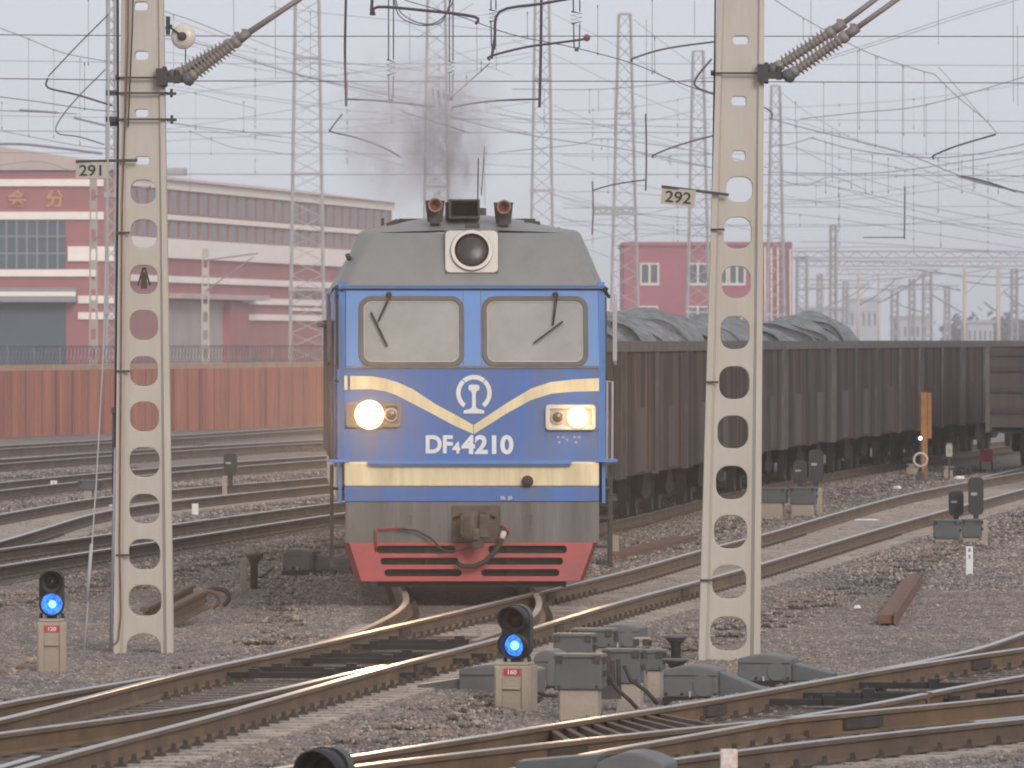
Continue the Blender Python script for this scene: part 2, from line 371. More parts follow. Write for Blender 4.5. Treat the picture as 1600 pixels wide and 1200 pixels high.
PROF = [(-0.075, -0.176), (0.075, -0.176), (0.075, -0.163), (0.012, -0.145), (0.010, -0.052), (0.037, -0.040), (0.037, -0.008),
        (0.029, -0.001), (-0.029, -0.001), (-0.037, -0.008), (-0.037, -0.040), (-0.010, -0.052), (-0.012, -0.145), (-0.075, -0.163)]
def rail(line, y0, y1, parent, side='rail_side', dz=0.0, name='rail', topm='rail_top'):
    mb = MB(); ys = []; y = y0
    while y < y1: ys.append(y); y += 0.8 if y < 115 else 2.0
    ys.append(y1); n = len(PROF); vs = []
    for y in ys:
        sl = line.slope(y); L = math.sqrt(1 + sl * sl); nx, ny = 1 / L, -sl / L; x = line(y)
        for a, b in PROF: vs.append((x + nx * a, y + ny * a, b + dz))
    fs = []; ms = []
    for i in range(len(ys) - 1):
        for j in range(n):
            fs.append((i * n + j, i * n + (j + 1) % n, (i + 1) * n + (j + 1) % n, (i + 1) * n + j)); ms.append(0 if 6 <= j <= 8 else 1)
    o = len(mb.v); mb.v += vs; mb.f += fs; mb.m += ms; mb.sm += [False] * len(fs)
    mb.f.append(tuple(range(n))); mb.m.append(1); mb.sm.append(False)
    mb.f.append(tuple((len(ys) - 1) * n + j for j in range(n))[::-1]); mb.m.append(1); mb.sm.append(False)
    return mb.build(name, [topm, side], parent)

def sleeper_shape(mb, guide, rails, y, ext, w=0.26, ztop=-0.180):
    sl = guide.slope(y); L = math.sqrt(1 + sl * sl); d = Vector((sl / L, 1 / L, 0)); nn = Vector((1 / L, -sl / L, 0))
    g = Vector((guide(y), y, 0)); us = []
    for r_ in rails:
        yy = y
        for _ in range(3): yy = y - sl * (r_(yy) - g.x)
        us.append((Vector((r_(yy), yy, 0)) - g).dot(nn))
    us.sort(); u0, u1 = us[0] - ext, us[-1] + ext
    def q(u, v, z): return g + nn * u + d * v + Vector((0, 0, z))
    top = w / 2 * 0.82; vs = [q(u0, -w / 2, -0.38), q(u1, -w / 2, -0.38), q(u1, w / 2, -0.38), q(u0, w / 2, -0.38),
                              q(u0 + 0.03, -top, ztop), q(u1 - 0.03, -top, ztop), q(u1 - 0.03, top, ztop), q(u0 + 0.03, top, ztop)]
    mb.add(vs, [(0, 1, 2, 3), (4, 7, 6, 5), (0, 4, 5, 1), (1, 5, 6, 2), (2, 6, 7, 3), (3, 7, 4, 0)], 0)
    if y < 99 and ext > .48 and len(rails) < 5:      # oil-stained middle of the sleeper between the rails
        c0, c1 = us[0] + .10, us[-1] - .10; v8 = [q(c0, -top * 1.02, ztop - .02), q(c1, -top * 1.02, ztop - .02), q(c1, top * 1.02, ztop - .02), q(c0, top * 1.02, ztop - .02), q(c0, -top * 1.02, ztop + .004), q(c1, -top * 1.02, ztop + .004), q(c1, top * 1.02, ztop + .004), q(c0, top * 1.02, ztop + .004)]
        mb.add(v8, [(0, 1, 2, 3), (4, 7, 6, 5), (0, 4, 5, 1), (1, 5, 6, 2), (2, 6, 7, 3), (3, 7, 4, 0)], 2)
    if y < 150:
        for u in us:
            for sgn in (-1, 1):
                c = u + sgn * 0.115
                M = Matrix(((nn.x, d.x, 0, 0), (nn.y, d.y, 0, 0), (0, 0, 1, 0), (0, 0, 0, 1))); M = Matrix.Translation(q(c, 0, 0)) @ M
                mb.box(-0.05, 0.05, -0.06, 0.06, ztop - 0.01, ztop + 0.026, 1, M, 0.7)
                if y < 115: mb.box(-0.02, 0.02, -0.02, 0.02, ztop + 0.02, ztop + 0.072, 1, M, 0.8)

def sleepers(root, guide, railfn, y0, y1, ext=0.53, step=0.58, limit=100, dark=False):
    """nearest sleepers one mesh each, the rest one mesh"""
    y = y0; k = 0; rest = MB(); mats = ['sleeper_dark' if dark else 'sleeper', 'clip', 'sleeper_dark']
    while y < y1:
        rs = railfn(y)
        if k < limit:
            mb = MB(); sleeper_shape(mb, guide, rs, y + random.uniform(-0.02, 0.02), ext); mb.build('sleeper', mats, root, fixn=True)
        else: sleeper_shape(rest, guide, rs, y + random.uniform(-0.02, 0.02), ext)
        y += step; k += 1
    if rest.v: tag(rest.build('sleeper_row', mats, root), kind='stuff')
def track(label, group=None): return empty('railway_track', (0, 0, 0), label, 'railway track', group=group)

t = track('main track running diagonally from the lower left corner past the loco to the right edge')
rail(TL, 57, 300, t); rail(TR, 57, 300, t)
sleepers(t, TL, lambda y: [TL, TR] if y > 103 else ([TL, TR, LL] if y > 88 else ([TL, TR] if y > 84 else ([R1, TR] if y < 81 else [TL, TR]))), 58, 215, step=0.6)
for k, (a, b) in enumerate(((60.5, 66.5),)):
    rail(Off(TR, -0.16), a, b, t, name='check_rail')
t2 = track('curving track carrying the blue locomotive and its wagons')
rail(LL, 91.5, 300, t2, topm='rail_top_dull'); rail(LR, 92, 300, t2, topm='rail_top_dull')
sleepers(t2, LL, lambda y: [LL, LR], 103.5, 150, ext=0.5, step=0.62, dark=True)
t3 = track('brown turnout rails branching off in the lower left corner of the photo')
rail(R1, 57, 82.5, t3); rail(R3, 57, 85.0, t3)
t4 = track('shiny railed foreground track at the bottom right, nearest behind the lower grey boxes')
rail(S1, 50, 130, t4); rail(S2, 50, 130, t4)
sleepers(t4, S1, lambda y: [S1, S2] if y < 62 else ([S1, S3, S4] if y < 78 else [S1, S2, S3, S4]), 54, 118, ext=0.5, step=0.6, dark=False)
t5 = track('curved branch rails leaving the foreground track at the right edge')
rail(S1B, 83, 125, t5); rail(S3, 78.5, 125, t5)
t6 = track('nearest foreground rails crossing the bottom right corner with thick brown webs')
rail(S3, 50, 78.3, t6); rail(S4, 50, 125, t6, side='rail_side_dark')
rail(Off(S4, -0.15), 72.5, 79, t6, name='check_rail')
t7 = track('left hand track passing just behind mast 291')
rail(D1, 95, 230, t7, 'rail_side_dark'); rail(D2, 95, 230, t7, 'rail_side_dark'); sleepers(t7, D1, lambda y: [D1, D2], 100, 190, ext=0.5, step=0.62, dark=True)
t8 = track('left hand turnout track with pale timbers between its rails, second from mast 291')
rail(C1, 120, 240, t8, 'rail_side_dark'); rail(C2, 124, 240, t8, 'rail_side_dark'); sleepers(t8, C1, lambda y: [C1, C2], 122, 210, ext=0.45, step=0.62)
t9 = track('third track back on the left, in front of two distant yard tracks')
rail(B1, 150, 330, t9, 'rail_side_dark'); rail(B2, 150, 330, t9, 'rail_side_dark'); sleepers(t9, B1, lambda y: [B1, B2], 165, 250, ext=0.45, step=0.7, dark=True)
t10 = track('distant track on the left, second in front of the red corrugated fence')
rail(A1, 180, 400, t10, 'rail_side_dark'); rail(A2, 180, 400, t10, 'rail_side_dark'); sleepers(t10, A1, lambda y: [A1, A2], 200, 270, ext=0.45, step=0.8, dark=True)
t11 = track('farthest track on the left, right at the foot of the red corrugated fence')
rail(E1, 200, 420, t11, 'rail_side_dark'); rail(E2, 200, 420, t11, 'rail_side_dark'); sleepers(t11, E1, lambda y: [E1, E2], 215, 285, ext=0.45, step=0.8, dark=True)
t12 = track('track at the right edge under the lone dark wagon end')
rail(N1, 196, 330, t12, 'rail_side_dark'); rail(N2, 196, 330, t12, 'rail_side_dark'); sleepers(t12, N1, lambda y: [N1, N2], 198, 240, ext=0.45, step=0.8, dark=True)

# spacer blocks and point rods between the rails of the turnouts
for i in range(9):
    y = 71.9 + i * 0.40; a = Vector((S1(y) + 0.03, y, -0.10)); b = Vector((S2(y - 2.4) - 0.05, y - 2.4, -0.15))
    MB().bar(a, b, 0.05, 0.11).build('frog_brace', 'rail_side_dark', t4)
def rods(parent, la, lb, ys, name='point_rod'):
    for y in ys:
        mb = MB(); a = Vector((la(y) - 0.25, y, -0.11)); b = Vector((lb(y) + 0.15, y - 0.1, -0.11))
        mb.bar(a, b, 0.07, 0.05); mb.bar(a + Vector((0, .25, -.02)), b + Vector((0, .25, -.02)), 0.05, 0.04)
        for q in (0.25, 0.6, 0.8):
            c = a.lerp(b, q); mb.box(c.x - .05, c.x + .05, c.y - .09, c.y + .09, c.z - .03, c.z + .06, 0)
        mb.build(name, 'under_black', parent)
rods(t, TL, TR, [85.6, 87.0, 89.4, 90.8, 93.5, 95.0]); rods(t4, S1, S2, [79.2, 80.6, 83.0])
for line, ys in ((TL, (97.5, 111.0)), (TR, (86.8, 98.6, 113.0)), (S1, (77.0, 88.0)), (S2, (69.0, 74.5))):
    for y in ys:      # fishplates
        mb = MB(); q = line.slope(y)
        for s_ in (-1, 1): mb.bar((line(y - .35) + s_ * 0.03, y - .35, -0.095), (line(y + .35) + s_ * 0.03, y + .35, -0.095), 0.035, 0.085)
        mb.build('fishplate', 'clip', t if line in (TL, TR) else t4)

# ------------------------------------------------------------------ ground and gravel
CL = [(TL, 57, 300), (LL, 103, 300), (S1, 50, 118), (S3, 50, 118), (D1, 95, 230), (C1, 120, 240), (B1, 150, 330), (A1, 180, 400), (E1, 200, 420), (N1, 196, 330), (R1, 57, 82)]
def nz(x, y, s): return (math.sin(x * 1.7 * s + 1.3) * math.cos(y * 0.61 * s + x * .3) + math.sin(x * 0.9 * s - y * 0.37 * s + 4.0)) * 0.5
def height(x, y):
    h = -0.35 + 0.018 * nz(x, y, 1.0)
    if y < 430:
        for ln, a, b in CL:
            if a - 3 < y < b + 3:
                d = abs(x - (ln(round(y)) + GA / 2)); k = min(1, max(0, (2.45 - d) / 0.9)); k = k * k * (3 - 2 * k)
                h = max(h, -0.36 + 0.140 * k + 0.008 * nz(x, y, 2.1) * k)
    return min(h, -0.215)
rows = []; y = 20.0
while y < 5200: rows.append(y); y += 0.8 if y < 130 else (1.6 if y < 260 else y * 0.03)
NC = 46; mb = MB(); vs = []; fs = []
for y in rows:
    half = 0.062 * y + 5.0
    for c in range(-NC, NC + 1):
        x = half * c / (NC - 8) if abs(c) <= NC - 8 else math.copysign(half * (1 + (abs(c) - NC + 8) ** 2 * 0.5) + 0.0, c)
        if abs(c) == NC: x = math.copysign(max(abs(x), 2500), c)
        vs.append((x, y, height(x, y) if y < 450 and abs(x) < 60 else -0.36))
wn = 2 * NC + 1
for i in range(len(rows) - 1):
    for j in range(wn - 1): fs.append((i * wn + j, i * wn + j + 1, (i + 1) * wn + j + 1, (i + 1) * wn + j))
mb.add(vs, fs, 0, True)
gm = mat('gravel_ground', (0.175, 0.142, 0.125), 0.95, var=0.35, scale=14, dirt=(0.26, 0.19, 0.14), dirt_amt=0.5, world=True, bump=0.8, bscale=18, dscale=0.25)
tag(mb.build('ground', 'gravel_ground', fixn=False), kind='structure')

# stones: one small patch of stones, repeated over the ballast by geometry nodes
sm = bpy.data.materials.new('stones'); sm.use_nodes = True; t_ = sm.node_tree; b_ = t_.nodes['Principled BSDF']; b_.inputs['Roughness'].default_value = 0.92
ge = t_.nodes.new('ShaderNodeNewGeometry'); rp = t_.nodes.new('ShaderNodeValToRGB')
rp.color_ramp.elements[0].color = (0.085, 0.076, 0.076, 1); rp.color_ramp.elements[1].color = (0.46, 0.405, 0.375, 1)
e = rp.color_ramp.elements.new(0.35); e.color = (0.185, 0.163, 0.155, 1); e = rp.color_ramp.elements.new(0.8); e.color = (0.275, 0.235, 0.212, 1)
t_.links.new(ge.outputs['Random Per Island'], rp.inputs[0])
nn_ = t_.nodes.new('ShaderNodeTexNoise'); nn_.inputs['Scale'].default_value = 0.35; nn_.inputs['Detail'].default_value = 7; nn_.inputs['Roughness'].default_value = 0.7
t_.links.new(ge.outputs['Position'], nn_.inputs['Vector'])
r2 = t_.nodes.new('ShaderNodeValToRGB'); r2.color_ramp.elements[0].position = 0.36; r2.color_ramp.elements[0].color = (0.74, 0.75, 0.77, 1)
r2.color_ramp.elements[1].position = 0.64; r2.color_ramp.elements[1].color = (1.17, 1.04, 0.90, 1)
t_.links.new(nn_.outputs['Fac'], r2.inputs[0])
mm = t_.nodes.new('ShaderNodeMixRGB'); mm.blend_type = 'MULTIPLY'; mm.inputs[0].default_value = 1.0
t_.links.new(rp.outputs[0], mm.inputs[1]); t_.links.new(r2.outputs[0], mm.inputs[2]); t_.links.new(mm.outputs[0], b_.inputs['Base Color'])
MATS['stones'] = sm
def stone_patch(k, n, size):
    random.seed(50 + k); mb = MB()
    for _ in range(n):
        r = random.choice([.014, .017, .020, .024, .031]) * random.uniform(.8, 1.2); c = Vector((random.uniform(-.5, .5) * size, random.uniform(-.5, .5) * size, random.uniform(-.006, .014)))
        q = Matrix.Rotation(random.uniform(0, 6.28), 3, 'Z') @ Matrix.Rotation(random.uniform(-.7, .7), 3, 'X')
        vs = []
        for d in ((-1, 0, 0), (1, 0, 0), (0, -1, 0), (0, 1, 0), (0, 0, 1), (0, 0, -1), (.6, .6, .55), (-.6, .5, .6), (.5, -.6, .5), (-.55, -.55, .6)):
            vs.append(c + q @ (Vector(d) * r * random.uniform(.75, 1.15) * (1, .8)[abs(d[1]) == 1]))
        fs = [(4, 6, 7), (4, 7, 9), (4, 9, 8), (4, 8, 6), (1, 3, 6), (3, 7, 6), (3, 0, 7), (0, 9, 7), (0, 2, 9), (2, 8, 9), (2, 1, 8), (1, 6, 8), (5, 3, 1), (5, 0, 3), (5, 2, 0), (5, 1, 2)]
        mb.add(vs, fs)
    me = bpy.data.meshes.new('stone_patch'); me.from_pydata(mb.v, [], mb.f); me.materials.append(sm); me.update()
    return me
def gravel(name, label, pts, scale, me):
    pm = bpy.data.meshes.new(name); pm.from_pydata(pts, [], []); o = bpy.data.objects.new(name, pm); COL.objects.link(o)
    tag(o, label, 'gravel', kind='stuff')
    src = bpy.data.objects.new('stone_patch', me)
    ng = bpy.data.node_groups.new(name, 'GeometryNodeTree')
    ng.interface.new_socket('Geometry', in_out='INPUT', socket_type='NodeSocketGeometry'); ng.interface.new_socket('Geometry', in_out='OUTPUT', socket_type='NodeSocketGeometry')
    ni = ng.nodes.new('NodeGroupInput'); no = ng.nodes.new('NodeGroupOutput')
    oi = ng.nodes.new('GeometryNodeObjectInfo'); oi.inputs['Object'].default_value = src
    ip = ng.nodes.new('GeometryNodeInstanceOnPoints'); rv = ng.nodes.new('FunctionNodeRandomValue'); rv.data_type = 'FLOAT_VECTOR'
    rv.inputs[0].default_value = (0, 0, 0); rv.inputs[1].default_value = (0, 0, 6.283)
    ip.inputs['Scale'].default_value = (scale, scale, scale)
    ng.links.new(ni.outputs[0], ip.inputs['Points']); ng.links.new(oi.outputs['Geometry'], ip.inputs['Instance'])
    ng.links.new(rv.outputs[0], ip.inputs['Rotation']); ng.links.new(ip.outputs[0], no.inputs[0])
    md = o.modifiers.new('stones', 'NODES'); md.node_group = ng
    return o
random.seed(3)
pts = []; y = 56.0
while y < 122:
    half = 0.060 * y + 1.6; x = -half
    while x < half:
        a, b = x + random.uniform(-.15, .15), y + random.uniform(-.15, .15); pts.append((a, b, height(a, b) - 0.004)); x += 0.42
    y += 0.42
gravel('ballast_stones', 'small grey and brown ballast stones over the near yard ground', pts, 1.0, stone_patch(0, 230, .62))
pts = []
while y < 235:
    half = 0.060 * y + 2.0; x = -half
    while x < half:
        a, b = x + random.uniform(-.25, .25), y + random.uniform(-.25, .25); pts.append((a, b, height(a, b) - 0.004)); x += 0.62
    y += 0.62
gravel('ballast_stones', 'ballast stones covering the ground farther back between the tracks', pts, 1.18, stone_patch(1, 150, .74))
# loose single larger stones and clods
# ------------------------------------------------------------------ concrete masts
def mast(number, label, Z, base_py, edges, holes, sign, lean, foot=True):
    k = ppm(Z); bx = (edges[2] + edges[3]) / 2; zb = HC - (base_py - HY) / k
    root = empty('catenary_mast', (P(bx, base_py, Z).x, Z, zb), label, 'catenary mast')
    def lx(px): return (px - bx) / k
    def lz(py): return (base_py - py) / k
    tl, tr, bl, br = edges; top = -150.0
    def ex(side, py):   # edge px at a row (edges given at y=0 and at base)
        a, b = (tl, bl) if side < 0 else (tr, br)
        return a + (b - a) * py / base_py
    fl = 0.16  # flange share
    def innr(side, py):
        a, b = ex(-1, py), ex(1, py); w = (b - a) * fl
        return a + w if side < 0 else b - w
    mb = MB(); hs = []
    for (cx, cy, w, h) in holes: hs.append(oval(lx(cx), lz(cy), w / k, h / k))
    # bottom opening: an arch open to the ground
    cx = bx; aw = (br - bl) * 0.60; arch = [(lx(cx - aw / 2), -0.25)]
    for i in range(9):
        a = math.pi - math.pi * i / 8; arch.append((lx(cx) + aw / 2 / k * math.cos(a), lz(base_py - 14) + 0.15 * math.sin(a)))
    arch.append((lx(cx + aw / 2), -0.25))
    rows_ = [top, 0, 300, 600, base_py]
    if not foot: arch = []
    outer = [(lx(innr(-1, base_py)) - 0.01, -0.25)] + arch + [(lx(innr(1, base_py)) + 0.01, -0.25), (lx(innr(1, top)) + .01, lz(top)), (lx(innr(-1, top)) - .01, lz(top))]
    mb.panel(outer, hs, -0.09, 0.09, 0, bev=0.010)
    for sd_ in (-1, 1):
        xo0, xo1 = lx(ex(sd_, base_py)), lx(ex(sd_, top)); xi0, xi1 = lx(innr(sd_, base_py)), lx(innr(sd_, top)); z0, z1 = -0.25, lz(top); dy0, dy1 = 0.17, 0.13
        vs = [(xo0, -dy0, z0), (xi0, -dy0, z0), (xi0, dy0, z0), (xo0, dy0, z0), (xo1, -dy1, z1), (xi1, -dy1, z1), (xi1, dy1, z1), (xo1, dy1, z1)]
        # chamfered inner front edge
        c0, c1 = (xi0 - xo0) * 0.35, (xi1 - xo1) * 0.35
        vs = [(xo0, -dy0, z0), (xi0 - c0, -dy0, z0), (xi0, -dy0 + .07, z0), (xi0, dy0, z0), (xo0, dy0, z0),
              (xo1, -dy1, z1), (xi1 - c1, -dy1, z1), (xi1, -dy1 + .06, z1), (xi1, dy1, z1), (xo1, dy1, z1)]
        mb.add(vs, [(0, 1, 2, 3, 4), (9, 8, 7, 6, 5)] + [(i, (i + 1) % 5, (i + 1) % 5 + 5, i + 5) for i in range(5)])
    mb.build('shaft', 'concrete', root)
    return root, lx, lz, ex, k

HL = [(221, 10, 24, 16), (222, 87, 24, 16), (222, 177, 24, 15), (223, 251, 25, 15), (224, 300, 42, 40), (225, 365, 44, 46), (225, 437, 46, 48), (225, 508, 47, 49),
      (225, 580, 47, 49), (226, 651, 48, 49), (226, 722, 50, 49), (226, 795, 50, 49), (226, 866, 52, 50), (227, 938, 54, 51)]
HR = [(1157, 63, 27, 16), (1154, 158, 26, 17), (1154, 244, 24, 19), (1155, 296, 44, 42), (1152, 364, 46, 52), (1150, 441, 47, 52), (1148, 520, 48, 54), (1147, 598, 50, 54),
      (1145, 675, 51, 54), (1143, 754, 52, 55), (1141, 831, 54, 55), (1139, 909, 56, 55), (1138, 990, 60, 56)]
def insulator(parent, a, b, r=0.052, disc=0.085, n=11, mats=('porcelain', 'dark_metal')):
    a, b = Vector(a), Vector(b); L = (b - a).length; prof = [(0, r * 1.15), (0.09 * L, r * 1.15), (0.10 * L, r * .8)]
    for i in range(n):
        t0 = (0.12 + 0.76 * i / n) * L; st = 0.76 * L / n
        prof += [(t0, r * .85), (t0 + st * .35, disc), (t0 + st * .5, disc * .95), (t0 + st * .6, r * .85)]
    prof += [(0.89 * L, r), (0.90 * L, r * 1.25), (L, r * 1.25)]
    return MB().lathe(a, b, prof, 14).build('insulator', mats[0], parent)
def bracket(root, lx, lz, k, clampx, clampy, rows, tubes):
    """cantilever: clamp, two ribbed insulators, two tubes leaving the picture"""
    mb = MB(); x, z = lx(clampx), lz(clampy)
    mb.box(x - .02, x + .09, -.26, .20, z - .09, z + .09); mb.box(x + .05, x + .30, -.24, -.14, z - .06, z + .01); mb.tube([(x + .07, -.2, z - .11), (x + .07, -.2, z + .11)], .022, 6)
    mb.tube([(x + .20, -.21, z - .07), (x + .20, -.21, z + .07)], .03, 8)
    mb.build('clamp', 'dark_metal', root)
    for (a, b, c), dy in zip(rows, (-.12, -.26)):
        A = Vector((lx(a[0]), dy, lz(a[1]))); B = Vector((lx(b[0]), dy, lz(b[1]))); C = Vector((lx(c[0]), dy, lz(c[1])))
        ins = insulator(root, A, B)
        m2 = MB(); d = (B - A).normalized(); m2.lathe(A - d * .10, A, [(0, .03), (.03, .075), (.08, .075), (.10, .06)], 12); m2.build('end_cap', 'box_grey', ins)
        mt = MB().tube([B, C], .030, 10); mt.tube([B - d * .01, B + d * .14], .05, 8); mt.box(B.x + .03, B.x + .08, B.y - .03, B.y + .03, B.z + .04, B.z + .12); mt.build('bracket_tube', 'arm_tube', root)
def band(root, ex, lx, lz, py, stub=0.12, both=False):
    mb = MB(); x0, x1 = lx(ex(-1, py)), lx(ex(1, py)); z = lz(py)
    mb.box(x0 - .03, x1 + .03, -.185, -.165, z - .010, z + .010); mb.box(x0 - .035, x0 - .01, -.185, .18, z - .010, z + .010); mb.box(x1 + .01, x1 + .035, -.185, .18, z - .010, z + .010)
    mb.box(x1 + .02, x1 + stub, -.15, -.11, z - .02, z + .01); mb.tube([(x1 + .07, -.13, z - .045), (x1 + .07, -.13, z + .045)], .015, 6)
    if both: mb.box(x0 - stub - .03, x0 - .02, -.15, -.10, z - .025, z + .03)
    mb.build('clamp_band', 'dark_metal', root)
def board(root, lx, lz, k, x0, x1, y0, y1, bar, txt, tilt):
    s = MB(); bx0, bx1, z0, z1 = lx(x0), lx(x1), lz(y1), lz(y0); M = Matrix.Translation((bx0, -.24, z1)) @ Matrix.Rotation(R(tilt), 4, 'Y') @ Matrix.Translation((-bx0, .24, -z1))
    s.box(bx0, bx1, -.245, -.235, z0, z1, 0, M)
    ob = s.build('number_board', 'sign_board', root)
    t_ = MB().text(txt, (bx0 + bx1) / 2, z0 + (z1 - z0) * .16, (z1 - z0) * .66, -.248, 0, bold=0.0022, depth=.003, M=M, xs=1.12); t_.build('number', 'black', ob)
    b = MB().bar((lx(bar[0]), -.24, lz(bar[1])), (lx(bar[2]), -.20, lz(bar[3])), .03, .03); b.build('board_arm', 'dark_metal', root)

Z1 = 97.7; m1, lx, lz, ex, k = mast('291', 'concrete mast in the left part of the photo, with board reading two nine one', Z1, 1024, (190, 256, 178, 272), HL, None, 0)
bracket(m1, lx, lz, k, 248, 121, [((277, 116), (362, 68), (492, -16)), ((300, 121), (374, 64), (500, -22))], None)
for py in (146, 187): band(m1, ex, lx, lz, py, both=True)
band(m1, ex, lx, lz, 122, stub=.02, both=True)
board(m1, lx, lz, k, 120, 170, 254, 279, (120, 253, 216, 251), '291', 0)
mb = MB()   # feeder pole strapped on the left of the shaft
mb.tube([(lx(183), .05, lz(-140)), (lx(184), .05, lz(200)), (lx(180), .05, lz(640)), (lx(181), .05, lz(760))], .014, 6)
mb.tube([(lx(179), .0, lz(640)), (lx(178), .0, lz(770))], .024, 6); mb.box(lx(172), lx(183), -.05, .05, lz(197), lz(190)); mb.box(lx(174), lx(180), -.05, .05, lz(645), lz(637))
mb.build('earth_pipe', 'arm_dark', m1)
mb = MB().tube([(lx(203), -.19, lz(-140)), (lx(201), -.19, lz(60)), (lx(192), -.19, lz(320)), (lx(190), -.19, lz(600)), (lx(188), -.19, lz(850)), (lx(190), -.2, lz(960)), (lx(186), -.22, lz(1000)), (lx(160), -.4, lz(1022))], .010, 5)
mb.build('cable', 'rust', m1)
mb = MB().tube([(lx(212), -.17, lz(-140)), (lx(208), -.17, lz(40)), (lx(201), -.17, lz(200))], .008, 5); mb.build('cable', 'rubber', m1)
for py in (364, 580, 867):
    mb = MB().bar((lx(182), -.16, lz(py)), (lx(204), -.16, lz(py)), .022, .022); mb.build('step_iron', 'dark_metal', m1)
mb = MB()    # small fitting hanging in the third large hole
mb.box(lx(220), lx(229), .02, .12, lz(451), lz(425)); mb.bar((lx(215), .05, lz(446)), (lx(224), .05, lz(418)), .02); mb.bar((lx(234), .05, lz(446)), (lx(226), .05, lz(418)), .02); mb.build('hanging_fitting', 'dark_metal', m1)

Z2 = 95.5; m2, lx, lz, ex, k = mast('292', 'concrete mast right of the locomotive, its tilted board reading two nine two', Z2, 1036, (1121, 1194, 1090, 1187), HR, None, 0, foot=False)
bracket(m2, lx, lz, k, 1186, 115, [((1213, 106), (1302, 48), (1385, -14)), ((1236, 116), (1322, 56), (1420, -14))], None)
band(m2, ex, lx, lz, 115, stub=.02, both=True)
board(m2, lx, lz, k, 1034, 1087, 293, 319, (1033, 292, 1138, 305), '292', 5.5)
for py, x1_ in ((359, 1132), (597, 1122), (906, 1115)):
    mb = MB().bar((lx(ex(-1, py) - 1), -.18, lz(py)), (lx(x1_), -.18, lz(py)), .022, .022); mb.build('step_iron', 'dark_metal', m2)
mb = MB(); rr = rrect(lx(1142), lx(1166), lz(230), lz(176), .03); ri = rrect(lx(1143), lx(1165), lz(229), lz(177), .03)
mb.panel(rr, [ri], -.062, -.054); mb.text('5', lx(1154), lz(196), .05, -.058, depth=.006); mb.disc((lx(1154), -.0635, lz(209)), (0, -1, 0), .012); mb.build('cast_mark', 'concrete_grey', m2)
mb = MB().tube([(lx(1119), -.1, lz(-140)), (lx(1116), -.1, lz(100)), (lx(1113), -.1, lz(300))], .010, 5); mb.build('cable', 'rubber', m2)

# ------------------------------------------------------------------ dwarf signals and trackside boxes
def dwarf(label, bx, base_py, top_of_base, Zg, wpx, number=None, lit=True, lens=.80, yaw=0.0, back=False, group=None, hood_r=.118, base=True, twohigh=True):
    k = ppm(Zg); zb = HC - (base_py - HY) / k
    root = empty('dwarf_signal', (P(bx, base_py, Zg).x, Zg, zb), label, 'railway signal', yaw, group)
    H = (base_py - top_of_base) / k; w = wpx / k / 2
    if base:
        mb = MB(); mb.box(-w, w, -.14, .14, -.1, H * .93, 0); mb.box(-w * .86, w * .86, -.14, .14, H * .93, H, 0)
        for sx in (-1, 1): mb.box(sx * w * .72 - .03, sx * w * .72 + .03, -.165, -.14, -.1, H * .9, 0)
        mb.box(-w * .5, w * .5, -.17, -.14, H * .42, H * .47, 0)
        bevel(mb.build('base_block', 'concrete_grey', root), .012)
        if number:
            mb = MB().box(-.072, .072, -.150, -.142, H * .72, H * .72 + .062, 0); nb = mb.build('number_plate', 'number_red', root)
            MB().text(number, 0, H * .72 + .012, .038, -.1525, depth=.002, bold=.001, xs=1.1).build('number', 'white_paint', nb)
    r = hood_r
    mb = MB(); zt = [H + r * 1.05 + .02, H + r * 2.95 + .02] if twohigh else [H + r * 1.1 + .02]
    out = rrect(-r * 1.08, r * 1.08, H + .02, zt[-1] + r * 1.08, r * .95, 7); mb.prism(out, 0.0, .12, 0)
    if back:
        mb.prism(rrect(-r * .95, r * .95, H + .04, zt[-1] + r * .9, r * .8, 6), .0, .24)
    mb.box(-.05, .05, 0.0, .1, H - .01, H + .05)
    for sx in (-1, 1): mb.tube([(sx * .11, .05, H - .02), (sx * .11, .05, H + .05)], .018, 6)
    head = mb.build('head', 'signal_black', root)
    for i, z in enumerate(zt):
        hd = MB(); n = 26; vs = []; fs = []
        for yy, rad in ((0, r), (-.20, r), (-.20, r * .93), (0, r * .90)):
            for j in range(n):
                a = 2 * math.pi * j / n; yv = yy if yy == 0 else (yy - .05 * math.sin(a)); vs.append((rad * math.cos(a), yv, z + rad * math.sin(a)))
        for q in range(3):
            for j in range(n): fs.append((q * n + j, q * n + (j + 1) % n, (q + 1) * n + (j + 1) % n, (q + 1) * n + j))
        if not back: hd.add(vs, fs, 0, True); hd.build('hood', 'signal_black', root)
        if back: continue
        onlamp = lit and i == 0
        if onlamp:
            ln = MB(); ln.lathe((0, -.012, z), (0, -1, z), [(0, r * lens), (.025, r * lens * .9), (.05, r * lens * .55), (.06, 0.001)], 22)
            ln.build('blue_lens', 'blue_lamp', root)
            MB().lathe((r * .05, -.066, z), (0, -1, z), [(0, r * .34), (.016, r * .26), (.020, .001)], 16).build('lens_highlight', 'blue_lamp_core', root)
        else:
            MB().lathe((0, -.005, z), (0, -1, z), [(0, r * .62), (.03, r * .5), (.045, .001)], 20).build('dark_lens', 'signal_lens', root)
    return root
dwarf('black dwarf signal with lit blue lamp on pale block at the left, beside mast 291', 81, 1040, 966, 92.5, 46, '120', yaw=R(2), hood_r=.118, lens=.93)
dwarf('black dwarf signal with lit blue lamp on pale block, in front of the grey boxes', 806, 1108, 1034, 82.5, 58, '160', yaw=R(-14), hood_r=.122)
dwarf('black signal hood cut off by the bottom edge of the photo', 508, 1330, 1250, 57.0, 90, None, lit=False, yaw=R(-17), hood_r=.142, twohigh=False)
bpy.context.view_layer.update()
